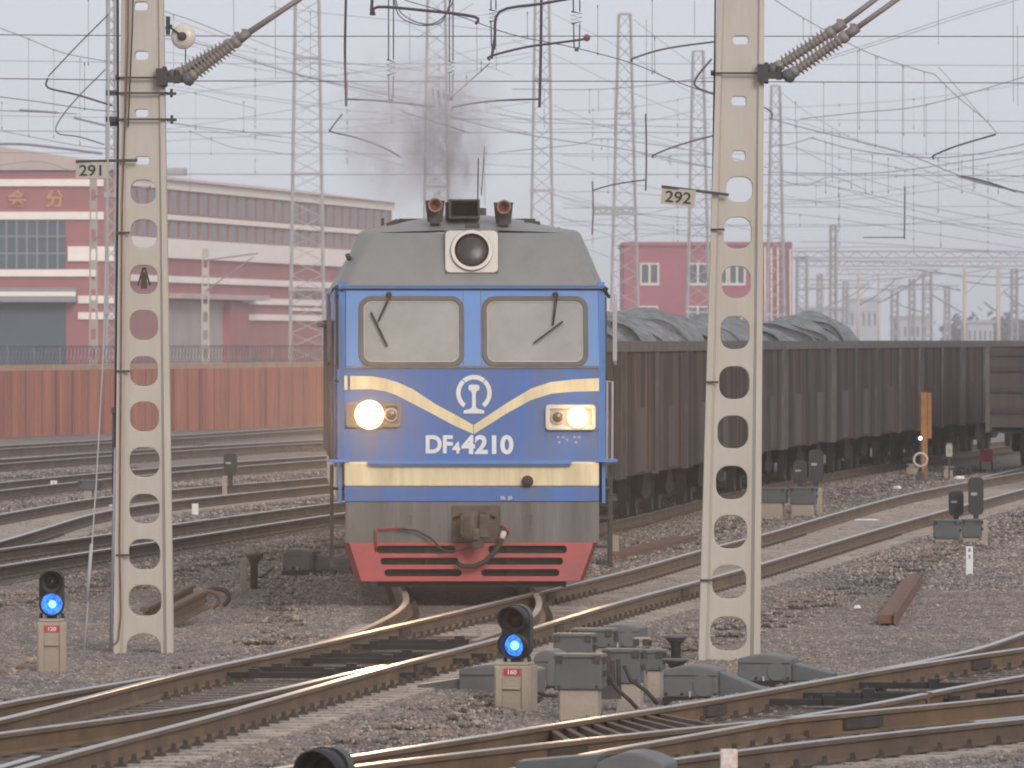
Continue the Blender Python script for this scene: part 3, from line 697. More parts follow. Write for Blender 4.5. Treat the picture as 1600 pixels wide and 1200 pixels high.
def back_signal(label, px, ytop, ybot, wpx, Z, light=None, stem=None):
    k = ppm(Z); x = P(px, ybot, Z).x; zb = HC - (ybot - HY) / k; h = (ybot - ytop) / k; w = wpx / k / 2
    root = empty('dwarf_signal', (x, Z, zb), label, 'railway signal')
    out = rrect(-w, w, h * .06, h, w * .55, 7); out = [(a * (1 if b > h * .25 else 1.0), b) for a, b in out]
    mb = MB().prism(out, -.06, .12); mb.box(-w * .35, w * .35, -.02, .06, -.2, h * .2); mb.build('head', 'signal_black', root)
    MB().lathe((0, .1, h - w), (0, 1, h - w), [(0, w * .95), (.2, w * .95), (.2, w * .8), (.12, w * .8)], 16).build('hood', 'machine_grey', root)
    MB().box(-w * .7, w * .1, -.067, -.06, h * .55, h * .62).build('rear_label', 'galv', root)
    if stem: MB().box(-w * 1.2, -w * .5, -.05, .1, -stem, .02, 0).build('base_block', 'concrete_grey', root)
    return root
back_signal('small black signal seen from behind, alone between the left tracks', 360, 708, 745, 21, 190, stem=.45)
back_signal('shorter black signal of the pair standing under the first wagons', 1250, 720, 757, 22, 173)
back_signal('taller black signal of the pair standing under the first wagons', 1275, 703, 757, 23, 171)
back_signal('shorter black signal of the pair above the grey boxes near the right edge', 1494, 767, 808, 23, 157)
back_signal('taller black signal of the pair above the grey boxes near the right edge', 1525, 746, 808, 23, 156)
for px, yb, Z in ((360, 784, 190),): pass

def jbox(label, x0, x1, y0, y1, yb, Z, stand=None, depth=.32, yaw=-8, side=True, name='junction_box', cat='junction box', m='box_grey'):
    k = ppm(Z); cx = (x0 + x1) / 2; zb = HC - (yb - HY) / k
    root = empty(name, (P(cx, yb, Z).x, Z, zb), label, cat, R(yaw))
    w = (x1 - x0) / k / 2; z0, z1 = (yb - y1) / k, (yb - y0) / k
    mb = MB().box(-w, w, 0, depth, z0, z1 - .035); bevel(mb.build('cabinet', m, root), .012)
    mb = MB().box(-w - .015, w + .015, -.015, depth + .015, z1 - .035, z1, 0, taper=.97); bevel(mb.build('lid', m, root), .010)
    for zz in (z1 - .06, z0 + (z1 - z0) * .45):
        MB().box(w + .001, w + .03, depth * .3, depth * .6, zz - .025, zz + .025).build('latch', 'dark_metal', root)
    for sx_ in (-.8, .8):
        MB().lathe((w * sx_, -.002, z0 + .03), (w * sx_, -1, z0 + .03), [(0, .012), (.012, .010)], 8).build('bolt', 'dark_metal', root)
        MB().box(w * sx_ - .03, w * sx_ + .03, -.025, -.012, z1 - .075, z1 - .015).build('hinge', 'dark_metal', root)
    if stand:
        a, b = (stand[0] - cx) / k, (stand[1] - cx) / k
        mb = MB().box(a, b, .03, depth * .85, -.15, z0); bevel(mb.build('stand', 'concrete_grey', root), .012)
    return root
jbox('large grey lidded box on a concrete stand, front one right of the lit centre signal', 866, 940, 1022, 1078, 1122, 80.5, (873, 934))
jbox('grey lidded box half hidden behind the front one beside the centre signal', 864, 925, 990, 1030, 1062, 88, (870, 920))
jbox('low grey lidded box with flat lid standing behind at the top of the box cluster', 892, 958, 982, 1012, 1050, 91, (900, 950))
jbox('grey box on a concrete stand with latches, right of the cables', 942, 1000, 1014, 1068, 1105, 82.5, (962, 1000))
jbox('small grey box at the right end of the box cluster', 1003, 1034, 1015, 1048, 1070, 86, (1010, 1030))
jbox('small brown box on a rod between the grey covers', 992, 1012, 996, 1012, 1040, 90, (998, 1006), depth=.15, m='concrete_grey')
jbox('teal grey box on a pale stand below the right signals', 1458, 1498, 812, 842, 868, 146, (1460, 1490))
jbox('teal grey box under the taller right signal beside a pale slab', 1503, 1532, 811, 840, 862, 148, (1504, 1528))
jbox('grey box on the ground behind mast 292, left of the pair', 1182, 1228, 762, 786, 802, 168, (1184, 1222))
jbox('grey box on the ground below the pair of signals by the wagons', 1234, 1274, 761, 788, 796, 168, (1236, 1270))
jbox('small grey funnel shaped box on a pale stub between left tracks', 122, 154, 750, 766, 773, 178, (130, 143))
for lab, x0, x1, y0, y1, Z in (('narrow pale concrete slab standing beside the right grey boxes', 1533, 1543, 812, 864, 149), ('short pale concrete slab standing beside the grey box by the wagons', 1275, 1285, 762, 796, 169),
                               ('pale concrete post beside the small signal between the left tracks', 347, 355, 755, 785, 186), ('pale concrete post beside the cable pot left of the loco', 376, 386, 873, 908, 121),
                               ('thin pale post sticking up behind the cable pot left of the loco', 385, 397, 851, 864, 123), ('short pinkish stump post right of the red pilot', 956, 967, 837, 869, 139)):
    k = ppm(Z); zb = HC - (y1 - HY) / k; a = (x1 - x0) / k / 2
    mb = MB().box(-a, a, -a, a, -.15, (y1 - y0) / k, 0, taper=.94); o = bevel(mb.build('concrete_post', 'concrete_grey', None, (P((x0 + x1) / 2, y1, Z).x, Z, zb)), .01); tag(o, lab, 'post')

def cpot(label, px, ytop, yb, Z, w=.17, h=.55):
    k = ppm(Z); zb = HC - (yb - HY) / k; H = (yb - ytop) / k
    root = empty('cable_pot', (P(px, yb, Z).x, Z, zb), label, 'cable pot')
    MB().lathe((0, 0, -.1), (0, 0, 1), [(0, w * .42), (H * .6 + .1, w * .42), (H * .72 + .1, w * .6), (H * .9 + .1, w * .9)], 16).build('pipe', 'dark_metal', root)
    MB().lathe((0, 0, H * .88), (0, 0, 9), [(0, w * .95), (H * .04, w * 1.02), (H * .12, w * .98), (H * .13, .001)], 18).build('lid', 'box_grey', root)
cpot('funnel topped dark cable pot left of the locomotive', 397, 864, 908, 120, w=.12)
cpot('funnel topped cable pot between the cluster and mast 292', 1056, 993, 1030, 88, w=.115)
cpot('low funnel topped cable pot just above the right machine cover', 1056, 1029, 1062, 85, w=.125)

def pmachine(label, x0, x1, yt, yb, Z, tail=None, side=1, depth=.6, yaw=-9):
    k = ppm(Z); cx = (x0 + x1) / 2; zb = HC - (yb - HY) / k; w = (x1 - x0) / k / 2; H = (yb - yt) / k
    root = empty('point_machine', (P(cx, yb, Z).x, Z, zb), label, 'point machine', R(yaw))
    prof = [(-w, 0), (w, 0), (w, H * .70)] + [(w * math.cos(R(a)) if False else w * (1 - 2 * i / 10), H * (.80 + .20 * math.sin(math.pi * (.08 + .84 * i / 10)))) for i, a in enumerate(range(11))] + [(-w, H * .70)]
    mb = MB().prism(prof, 0, depth); bevel(mb.build('cover', 'machine_grey', root), .018, 3)
    mb = MB().prism(rrect(w * .12, w * .82, H * .04, H * .72, w * .33, 6), -.018, .01); mb.build('cover_boss', 'machine_grey', root)
    MB().box(-w * .05, w * .02, -.03, 0, H * .02, H * .2).build('padlock', 'galv', root)
    mb = MB()
    for sx_ in (-.9, -.3, .3, .9): mb.lathe((w * sx_, -.001, .035), (w * sx_, -1, .035), [(0, .016), (.016, .012)], 8)
    mb.box(-w * .98, w * .98, -.012, 0, H * .68, H * .70); mb.build('cover_bolts', 'dark_metal', root)
    MB().box(-w * 1.02, w * 1.05, -.02, depth + .02, -.06, 0).build('base_plate', 'under_black', root)
    if tail:
        a = (tail[0] - cx) / k; b = (tail[1] - cx) / k; h0, h1 = (yb - tail[2]) / k, (yb - tail[3]) / k
        mb = MB().prism([(a, 0), (b, 0), (b, h1), (a, h0)], .08, .45); bevel(mb.build('rod_casing', 'box_grey', root), .01)
    return root
pmachine('big humped grey machine cover left of the lit centre signal', 716, 838, 1038, 1092, 84.2, (648, 715, 1071, 1061))
pmachine('humped grey machine cover between the centre signal and the front box', 834, 872, 1016, 1074, 86, None)
pmachine('humped grey cover at the top of the cluster, near the main rail', 932, 1000, 976, 1012, 93.5, (900, 932, 985, 983))
pmachine('humped grey machine cover right of the cluster, beside mast 292 base', 1036, 1122, 1040, 1090, 84, (1122, 1192, 1050, 1078))
pmachine('humped grey machine cover right of mast 292 foot', 1152, 1236, 1023, 1065, 87.5, (1236, 1300, 1037, 1052))
pmachine('humped dark grey machine cover left of the red pilot', 441, 490, 858, 892, 126, (490, 548, 866, 876))
pmachine('low dark machine cover cut off by the bottom edge', 930, 1040, 1176, 1296, 61.8, (800, 930, 1192, 1180))
# dark cables looping out of the front boxes
for lab, pts_, Z in (('black cable sagging from the box cluster down to the ballast', [(948, 1045), (962, 1075), (985, 1095), (1000, 1112)], 81),
                     ('black cable draped between the grey boxes', [(975, 1040), (985, 1062), (1010, 1080), (1028, 1100)], 82),
                     ('thick black hose lying behind the front box', [(840, 1082), (852, 1086), (872, 1088)], 83),
                     ('thin wire hose beside the left machine cover', [(404, 902), (415, 898), (428, 886)], 124)):
    tag(MB().tube([P(a, b, Z) for a, b in pts_], .018, 6).build('black_cable', 'rubber'), lab, 'cable')
for i, (x, y0, y1) in enumerate(((951, 1026, 1080), (957, 1032, 1090), (966, 1030, 1085))):
    tag(MB().tube([P(x, y0, 82), P(x + 2, y1, 82)], .02, 6).build('black_cable', 'rubber'), ('leftmost', 'middle', 'rightmost')[i] + ' of the three black cables hanging straight down between the grey boxes', 'cable', 'cables hanging between the grey boxes')
tag(MB().box(-.09, .09, -.06, .06, 0, .12).build('cable_block', 'dark_metal', None, P(955, 1092, 82)), 'small dark cable block below the hanging cables', 'cable block')

# markers and posts
def marker(label, x0, x1, y0, y1, Z, marks=()):
    k = ppm(Z); zb = HC - (y1 - HY) / k; w = (x1 - x0) / k / 2; H = (y1 - y0) / k
    root = empty('marker_post', (P((x0 + x1) / 2, y1, Z).x, Z, zb), label, 'marker post')
    bevel(MB().box(-w, w, -w, w, -.12, H, 0).build('post', 'white_paint', root), .008)
    for i, c in enumerate(marks):
        MB().text(c, 0, H * (.80 - i * .26), H * .13, -w - .002, depth=.003, bold=.002).build('painted_mark', 'black', root)
marker('white marker post with two dark marks on the right ballast', 1509, 1520, 854, 894, 131, ('8', '5'))
marker('white marker post with faint digits between the far left tracks', 79, 89, 751, 777, 194, ('2', '2'))
marker('short plain white marker post between the left tracks', 300, 310, 787, 811, 169)
k = ppm(69); r_ = empty('marker_post', (P(1139, 1323, 60).x, 60, HC - (1323 - HY) / ppm(60)), 'white post with rust stains cut off at the bottom edge', 'marker post')
mat('white_rust', (0.75, 0.72, 0.68), 0.7, var=0.1, scale=5, dirt=(0.42, 0.16, 0.05), dirt_amt=0.9, dscale=5)
bevel(MB().box(-.055, .055, -.055, .055, 0, .635).build('post', 'white_rust', r_), .008)

# scrap on the ground
g0 = G(1386, 974, -.30); g1 = G(1430, 908, -.30)
mb = MB(); d = (g1 - g0); mb.bar(g0 + Vector((0, 0, .05)), g1 + Vector((0, 0, .05)), .20, .10, 0); mb.bar(g0 + Vector((.09, -.1, .06)), g1 + Vector((.09, -.1, .06)), .03, .14)
tag(mb.build('rusty_channel', 'rust'), 'rusty steel channel lying on the gravel at right', 'steel beam')
a0 = G(955, 878, -.30); a1 = G(1072, 848, -.30)
tag(MB().bar(a0 + Vector((0, 0, .05)), a1 + Vector((0, 0, .05)), .35, .12).build('concrete_beam', 'rust'), 'long brown beam lying between the loco and mast 292', 'beam')
for i, (x0, y0, x1, y1, lab) in enumerate(((225, 962, 300, 925, 'upper cut piece of dark rail seen through the lowest mast hole'), (252, 968, 318, 934, 'lower cut piece of dark rail behind mast 291'))):
    Z = 108 - i * 2; mb = MB(); a = P(x0, y0, Z); b = P(x1, y1, Z + 2.5); b.z = max(b.z, a.z)
    d = (b - a).normalized(); n_ = Vector((0, 0, 1)); s_ = d.cross(n_).normalized()
    vs = []
    for p_ in (a, b):
        for u, v in PROF: vs.append(p_ + s_ * u * 1.3 + Vector((0, 0, v * 1.2 + .1)))
    n = len(PROF); mb.add(vs, [tuple(range(n)), tuple(range(2 * n - 1, n - 1, -1))] + [(q, (q + 1) % n, (q + 1) % n + n, q + n) for q in range(n)])
    tag(mb.build('scrap_rail', 'rail_side_dark'), lab, 'scrap rail')
for i, (px, py, lab) in enumerate(((322, 950, 'curled rusty iron offcut at the end of the scrap rails'), (338, 946, 'small bent iron hook beside the scrap rails'))):
    c = G(px, py, -.28); mb = MB(); q = [c + Vector((.16 * math.cos(R(a)), 0, .10 + .11 * math.sin(R(a)))) for a in range(-60, 240, 25)]
    mb.tube(q, .030, 5, smooth=False); tag(mb.build('iron_offcut', 'rust' if i == 0 else 'clip'), lab, 'scrap iron')
for i, (px, py, s_, lab) in enumerate(((88, 700, .16, 'crumpled white rag by the far left rails'), (171, 792, .10, 'white scrap of paper beside mast 291'), (1352, 814, .30, 'pale greenish puddle plate lying between the main rails'),
                                     (1500, 748, .16, 'white litter pile on the far main track'), (1402, 763, .12, 'faint green scrap near the wagon track'), (1340, 950, .05, 'pale chip of stone on the right gravel'))):
    c = G(px, py, -.20); mb = MB(); random.seed(i); vs = []
    nseg = 9
    for j in range(nseg): a = 2 * math.pi * j / nseg; vs.append((s_ * math.cos(a) * random.uniform(.6, 1.1), s_ * 1.6 * math.sin(a) * random.uniform(.6, 1.1), 0))
    vs2 = [(x * .6, y * .6, (.28 if i != 2 else .05) * s_ * random.uniform(.7, 1.2) + .02) for x, y, z in vs]; fs = [(j, (j + 1) % nseg, (j + 1) % nseg + nseg, j + nseg) for j in range(nseg)] + [tuple(range(nseg, 2 * nseg)), tuple(range(nseg))[::-1]]
    mb.add(vs + vs2, fs); tag(mb.build('litter', 'litter_white', None, c), lab, 'litter')
# far right small items
k = ppm(217); r_ = empty('timber_post', (P(1447, 750, 217).x, 217, HC - (750 - HY) / k), 'tall orange brown timber post standing in front of the dark wagons', 'post')
bevel(MB().box(-.13, .03, -.08, .08, -.1, (750 - 613) / k).build('long_plank', 'rust_orange', r_), .01)
bevel(MB().box(.035, .125, -.09, .06, (750 - 685) / k, (750 - 614) / k).build('short_plank', 'rust_orange', r_), .01)
r_ = empty('switch_stand', (P(1438, 752, 214).x, 214, HC - (752 - HY) / ppm(214)), 'switch stand with a pale ring and tiny lamp left of the timber post', 'switch stand')
MB().tube([(0, 0, 0), (0, 0, .98)], .03, 6).box(-.12, .12, -.1, .1, -.05, .22, 0, taper=.6).build('stem', 'dark_metal', r_)
mb = MB(); mb.tube([(.155 * math.cos(R(a)), -.05, .50 + .155 * math.sin(R(a))) for a in range(0, 361, 20)], .028, 6, cap=False); mb.build('ring', 'plate_white', r_)
MB().lathe((0, 0, 1.0), (0, -1, 1.0), [(-.08, .08), (.05, .08), (.06, .05)], 12).build('lamp_body', 'dark_metal', r_)
MB().disc((0, -.065, 1.0), (0, -1, 0), .045, 12).build('lamp_lens', 'lamp_small', r_)
r_ = empty('small_sign', (P(1483, 748, 215).x, 215, HC - (748 - HY) / ppm(215)), 'small cream sign plate on a thin stem right of the timber post', 'sign')
MB().box(-.02, .02, -.02, .02, -.1, .55).build('stem', 'dark_metal', r_); MB().box(-.075, .075, -.04, -.025, .52, .78).build('plate', 'sign_board', r_)
MB().text('3', 0, .60, .10, -.043, depth=.002).build('painted_mark', 'rust', r_)
r_ = empty('red_cabinet', (P(1541, 738, 226).x, 226, HC - (738 - HY) / ppm(226)), 'small dark red cabinet on legs below the lone wagon', 'cabinet')
MB().box(-.16, .16, 0, .25, .26, .56).build('cabinet', 'number_red', r_)
for sx in (-1, 1): MB().box(sx * .14 - .02, sx * .14 + .02, 0, .04, -.1, .27).build('leg', 'dark_metal', r_)
jbox('low grey concrete block at the foot of the timber post', 1416, 1434, 725, 742, 748, 219, None, m='concrete_grey', name='concrete_block', cat='block')
jbox('tan concrete block on a stub beside the small cream sign', 1474, 1488, 729, 747, 752, 217, None, m='concrete_grey', name='concrete_block', cat='block')

tag(MB().tube([P(171, -20, 93.5), P(168, 300, 93.5), P(161, 560, 93.5), P(150, 760, 93.5), P(136, 960, 93.5), P(130, 1035, 93.5)], .009, 5).tube([P(143, 850, 93.5), P(136, 940, 93.5)], .018, 6).build('stay_wire', 'galv'), 'thin slanting stay wire running down to the ground beside mast 291', 'stay wire')
tag(MB().tube([P(180, 700, 95.5), P(177, 850, 95.5), P(173, 1012, 95.5)], .016, 6).build('stay_rod', 'wire_far'), 'thin grey rod standing against the left side of mast 291 foot', 'stay rod')
for i in range(26):
    random.seed(900 + i); px, py = random.choice([(random.uniform(1200, 1590), random.uniform(800, 1000)), (random.uniform(280, 560), random.uniform(900, 990)), (random.uniform(430, 760), random.uniform(1100, 1150)), (random.uniform(0, 60), random.uniform(1030, 1080))])
    c = G(px, py, -.30); r = random.uniform(.035, .075); mb = MB(); vs = [Vector(d) * r * random.uniform(.7, 1.2) for d in ((-1, 0, 0), (1, 0, 0), (0, -1, 0), (0, 1, 0), (0, 0, .8), (.6, .6, .5), (-.6, .5, .5), (.5, -.6, .5), (-.5, -.5, .5))]
    mb.add(vs, [(4, 5, 6), (4, 6, 8), (4, 8, 7), (4, 7, 5), (1, 3, 5), (3, 6, 5), (3, 0, 6), (0, 8, 6), (0, 2, 8), (2, 7, 8), (2, 1, 7), (1, 5, 7)])
    tag(mb.build('loose_stone', random.choice(['concrete_grey', 'sleeper', 'fence_cope', 'rust']), None, c), 'larger loose stone lying on the ballast', 'stone', 'larger loose stones on the ballast')
# ------------------------------------------------------------------ locomotive
LZ = 110.0; K = F / LZ
loco = empty('diesel_locomotive', ((737 - 800) / K, LZ, 0), 'blue and cream diesel locomotive DF4 4210 with lit headlights on the curving track', 'locomotive', math.atan2(0.55, 21.0))
X = lambda px: (px - 737) / K
Zc = lambda py: HC - (py - HY) / K
def q2(pts): return [(X(a), Zc(b)) for a, b in pts]
z_mid = Zc(573); z_top = Zc(447); slant = 0.30
# lower face panel
mb = MB(); mb.panel(q2([(538, 722), (936, 722), (936, 573), (538, 573)]), [], 0, .04)
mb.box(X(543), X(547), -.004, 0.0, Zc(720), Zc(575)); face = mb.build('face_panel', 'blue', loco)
# upper panel with window openings, tilted back
def tilt(z): return (z - z_mid) / (z_top - z_mid) * slant
Mt = Matrix.Translation((0, 0, z_mid)) @ Matrix.Rotation(-math.atan2(slant, z_top - z_mid), 4, 'X') @ Matrix.Translation((0, 0, -z_mid))
winL = rrect(X(566), X(720), Zc(568), Zc(463), .12, 5); winR = rrect(X(759), X(914), Zc(568), Zc(463), .12, 5)
mb = MB(); mb.panel(q2([(541, 573), (936, 573), (936, 440), (541, 440)]), [winL, winR], 0, .04, M=Mt)
mb.build('window_panel', 'blue_light', loco)  # lighter than the lower face: sky light on the tilt put into the colour
mb = MB()
for px in (724, 752): mb.box(X(px) - .004, X(px) + .004, -.004, 0, Zc(570), Zc(448), 0, Mt)
mb.box(X(541), X(936), -.012, 0, Zc(576), Zc(572), 0, Mt); mb.box(X(566), X(680), -.010, 0, Zc(574), Zc(570), 0, Mt); mb.box(X(798), X(892), -.010, 0, Zc(571), Zc(567.5), 0, Mt)
mb.build('seam', 'beam_grey', loco)
for (a, b), wx in (((566, 720), 'L'), ((759, 914), 'R')):
    o = rrect(X(a) - .035, X(b) + .035, Zc(568) - .035, Zc(463) + .035, .15, 6); h = rrect(X(a) + .010, X(b) - .010, Zc(568) + .010, Zc(463) - .010, .11, 6)
    fr = MB().panel(o, [h], -.022, .01, M=Mt, bev=.006).build('window_frame', 'gasket', loco)
    MB().panel(rrect(X(a) + .008, X(b) - .008, Zc(568) + .008, Zc(463) - .008, .11, 6), [], .004, .012, M=Mt).build('windscreen', 'windscreen', fr)
    MB().panel(rrect(X(a) + .014, X(b) - .014, Zc(568) + .014, Zc(463) - .014, .105, 6), [rrect(X(a) + .034, X(b) - .034, Zc(568) + .034, Zc(463) - .034, .09, 6)], -.004, .003, M=Mt).build('glazing_bead', 'galv', fr)
# wipers
for (p, a, b, c, lab) in (((608, 460), (591, 502), (580, 488), (605, 541), 0), ((869, 460), (864, 508), (834, 536), (880, 502), 1)):
    def w(pt, y=-.05): z = Zc(pt[1]); return Vector((X(pt[0]), tilt(z) + y, z))
    mb = MB(); mb.tube([w(p, -.03), w((p[0], p[1] + 3), -.07), w(a)], .010, 5); mb.tube([w((p[0] + 3, p[1] + 4), -.06), w((a[0] + 1, a[1]))], .007, 5); mb.bar(w(b), w(c), .022, .02)
    mb.lathe(w(p, .02), w(p, -1), [(0, .035), (.07, .035), (.08, .02)], 10); mb.build('wiper', 'rubber', loco)
# side returns of the cab
for s in (-1, 1):
    xe = X(540) if s < 0 else X(936)
    mb = MB(); xo = xe + s * .08
    mb.add([(xe, 0, Zc(722)), (xo, .10, Zc(722)), (xo, .10, z_mid), (xe, 0, z_mid)], [(0, 1, 2, 3)])
    mb.add([(xe, .0, z_mid), (xo, .10, z_mid), (xo, slant + .06, z_top + .05), (xe, slant, z_top + .05)], [(0, 1, 2, 3)])
    mb.box(min(xo, xo - s * .04), max(xo, xo - s * .04), .10, 2.4, 1.05, z_mid)
    mb.box(min(xo, xo - s * .04), max(xo, xo - s * .04), .32, .62, z_mid, 3.66); mb.box(min(xo, xo - s * .04), max(xo, xo - s * .04), 1.75, 2.4, z_mid, 3.66)
    mb.box(min(xo, xo - s * .04), max(xo, xo - s * .04), .62, 1.75, 3.50, 3.66)
    mb.build('cab_side', 'blue_light', loco)
    f_ = MB().box(min(xo, xo + s * .03), max(xo, xo + s * .03), .50, 1.80, z_mid - .03, 3.52).build('side_window', 'gasket', loco)
    MB().box(min(xo + s * .03, xo + s * .035), max(xo + s * .03, xo + s * .035), .58, 1.72, z_mid + .03, 3.46).build('glass', 'lens_dark', f_)
    mb = MB()   # handrails and mirror brackets beside the cab
    xh = xo + s * .09
    for yy in (.28, 2.0): mb.tube([(xo, yy, 2.5), (xh, yy, 2.5), (xh, yy, 1.55), (xo, yy, 1.55)], .016, 6)
    mb.tube([(xh + s * .03, .12, 3.55), (xh + s * .03, .12, 2.70)], .02, 6); mb.box(min(xh, xh + s * .05), max(xh, xh + s * .05), .10, .16, 2.75, 3.45)
    mb.build('handrail', 'arm_dark' if s < 0 else 'galv', loco)
    mb = MB().box(min(xe - s * .05, xo + s * .14), max(xe - s * .05, xo + s * .14), -.06, .5, Zc(722), Zc(718)); mb.build('step_plate', 'blue_light', loco)
    mb = MB()
    for zz in (1.2, .85, .5, .3): mb.box(min(xe + s * .0, xo + s * .10), max(xe, xo + s * .10), .45, 1.0, zz, zz + .03)
    for yy in (.45, 1.0): mb.box(min(xo + s * .06, xo + s * .10), max(xo + s * .06, xo + s * .10), yy - .02, yy + .02, .28, 1.5)
    mb.build('side_steps', 'dark_metal', loco)
# chevron stripe
top = [(538, 587), (580, 588), (600, 591), (620, 597), (645, 608), (680, 631), (715, 650), (739.5, 664)]; bot = [(739.5, 678), (710, 665), (680, 649), (640, 628), (618, 617), (600, 611), (580, 608), (538, 609)]
mb = MB(); mb.panel(q2(top + bot), [], -.004, 0)
top = [(740.5, 664), (760, 651), (790, 631), (830, 607), (860, 597), (895, 593), (936, 591)]; bot = [(936, 611), (895, 612), (862, 615), (830, 625), (790, 647), (760, 666), (740.5, 678)]
mb.panel(q2(top + bot), [], -.004, 0); mb.build('chevron_stripe', 'yellow', loco)
# emblem: an open ring over the section of a rail
mb = MB()
def arc(a0, a1, r0=.172, r1=.212):
    c = (X(740.5), Zc(614)); n = 10; o = [(c[0] + r1 * math.sin(R(a0 + (a1 - a0) * i / n)), c[1] + r1 * math.cos(R(a0 + (a1 - a0) * i / n)) * 1.02) for i in range(n + 1)]
    i_ = [(c[0] + r0 * math.sin(R(a1 + (a0 - a1) * i / n)), c[1] + r0 * math.cos(R(a1 + (a0 - a1) * i / n)) * 1.02) for i in range(n + 1)]; return o + i_
for a0, a1 in ((-40, 40), (43, 143), (-143, -43)): mb.panel(arc(a0, a1, .158 if a0 == -40 else .160), [], -.004, 0)
mb.panel(q2([(732, 603), (735, 601), (746, 601), (749, 603), (749, 609), (745, 611), (743.5, 614), (743.5, 636), (747, 639), (756, 641), (757, 646), (724, 646), (725, 641), (734, 639), (737.5, 636), (737.5, 614), (736, 611), (732, 609)]), [], -.004, 0)
mb.build('emblem', 'white_paint', loco)
mb = MB(); h = 26 / K
mb.text('DF', X(685.5), Zc(707), h, -.002, bold=.010, xs=.95); mb.text('4', X(713), Zc(707.5), h * .62, -.002, bold=.007); mb.text('4210', X(762), Zc(708), h * 1.03, -.002, bold=.011, xs=1.03)
mb.text('DL', X(786), Zc(780), .035, -.062, bold=.001); mb.text('JD', X(797), Zc(780), .035, -.062, bold=.001)
mb.build('number_lettering', 'white_paint', loco)
mb = MB()
for a, b in ((870, 683), (878, 683), (884, 687), (896, 683), (903, 683), (872, 691), (898, 691)): mb.box(X(a), X(a + 4), -.004, 0, Zc(b + 1.5), Zc(b - 1.5))
mb.bar((X(882), -.003, Zc(682)), (X(888), -.003, Zc(692)), .012, .004)
mb.build('small_markings', 'galv', loco)
# lamp housings
for a, b, lit, off, yl in ((541, 626, 577, 611, 648), (853, 930, 902, 871, 652)):
    z0, z1 = Zc(yl + 19), Zc(yl - 19)
    hs = MB().panel(rrect(X(a), X(b), z0, z1, .04), [rrect(X(a) + .035, X(b) - .035, z0 + .035, z1 - .035, .03)], -.07, 0, bev=.006); hs.box(X(a) + .03, X(b) - .03, -.02, -.012, z0 + .03, z1 - .03)
    hs = hs.build('lamp_housing', 'beam_grey' if a < 700 else 'plate_white', loco)
    MB().lathe((X(off), -.02, Zc(yl)), (X(off), -1, Zc(yl)), [(0, .085), (.03, .085), (.035, .07)], 20).build('lamp_rim', 'galv', hs)
    MB().lathe((X(off), -.045, Zc(yl)), (X(off), -1, Zc(yl)), [(0, .075), (.012, .06), (.02, .001)], 20).build('unlit_lamp', 'lamp_off', hs)
    MB().lathe((X(lit), -.02, Zc(yl)), (X(lit), -1, Zc(yl)), [(0, .09), (.055, .09), (.06, .175 if a < 700 else .125), (.075, .175 if a < 700 else .125), (.08, .14 if a < 700 else .098)], 28).build('lamp_glare_ring', 'lamp_glow', hs)  # glowing ring wider than the lens, imitates warm glare around the lamp
    MB().lathe((X(lit), -.101, Zc(yl)), (X(lit), -1, Zc(yl)), [(0, .15 if a < 700 else .104), (.02, .14 if a < 700 else .096), (.05, .08), (.06, .001)], 28).build('lit_lamp', 'lamp_on', hs)  # dome set forward and oversized, glare put into its shape
# ledge, bands, beam, pilot
mb = MB().box(X(575), X(893), -.13, .02, Zc(725), Zc(719)); mb.box(X(578), X(890), -.10, .02, Zc(728), Zc(725)); mb.build('ledge', 'blue_light', loco)
bevel(MB().box(X(538), X(936), -.04, 2.4, Zc(760), Zc(721.5)).build('cream_band', 'yellow', loco), .02)
bevel(MB().box(X(538), X(936), -.055, 2.4, Zc(784), Zc(760.5)).build('blue_band', 'blue', loco), .012)
mb = MB().box(X(540), X(936), -.045, .6, Zc(848), Zc(784.5)); mb.box(X(618), X(619.5), -.050, -.045, Zc(846), Zc(786)); mb.box(X(700), X(712), -.055, -.045, Zc(846), Zc(786)); mb.box(X(768), X(772), -.06, -.045, Zc(846), Zc(786))
for a in (642, 829): mb.box(X(a) - .03, X(a) + .03, -.055, -.045, Zc(806), Zc(803)); mb.box(X(a) - .008, X(a) + .008, -.055, -.045, Zc(820), Zc(804))
bevel(mb.build('buffer_beam', 'beam_grey', loco), .008)
MB().lathe((X(824), -.04, Zc(752)), (X(824), -1, Zc(752)), [(0, .07), (.05, .07), (.05, .055), (.12, .05), (.13, .03)], 16).build('socket', 'rubber', loco)
hs = []
for (a0, a1, b0, b1) in ((588, 712, 852, 865), (594, 717, 871, 883), (600, 722, 889, 901), (762, 886, 852, 865), (757, 880, 871, 883), (751, 874, 889, 901)):
    hs.append(rrect(X(a0), X(a1), Zc(b1), Zc(b0), .045, 4))
mb = MB(); Mp = Matrix.Translation((0, -.05, Zc(848))) @ Matrix.Rotation(R(-8), 4, 'X') @ Matrix.Translation((0, 0, -Zc(848)))
mb.panel(q2([(546, 848), (927, 848), (905, 908), (565, 908)]), hs, 0, .03, M=Mp, bev=.004)
for s in (-1, 1):
    a, b = (X(546), X(565)) if s < 0 else (X(927), X(905))
    y2 = .04; mb.add([(a, -.05, Zc(848)), (a + s * .07, .45, Zc(848)), (b + s * .07, .45, Zc(908)), (b, -.05 + .065, Zc(908))], [(0, 1, 2, 3)])
mb.build('pilot', 'pilot_red', loco)
mb = MB().box(X(590), X(885), .02, .12, .05, .14); mb.box(X(575), X(900), .06, .10, .13, .62, 0); mb.box(X(664), X(670), -.02, .05, .15, .55); mb.box(X(792), X(798), -.02, .05, .15, .55)
mb.build('pilot_backing', 'under_black', loco)
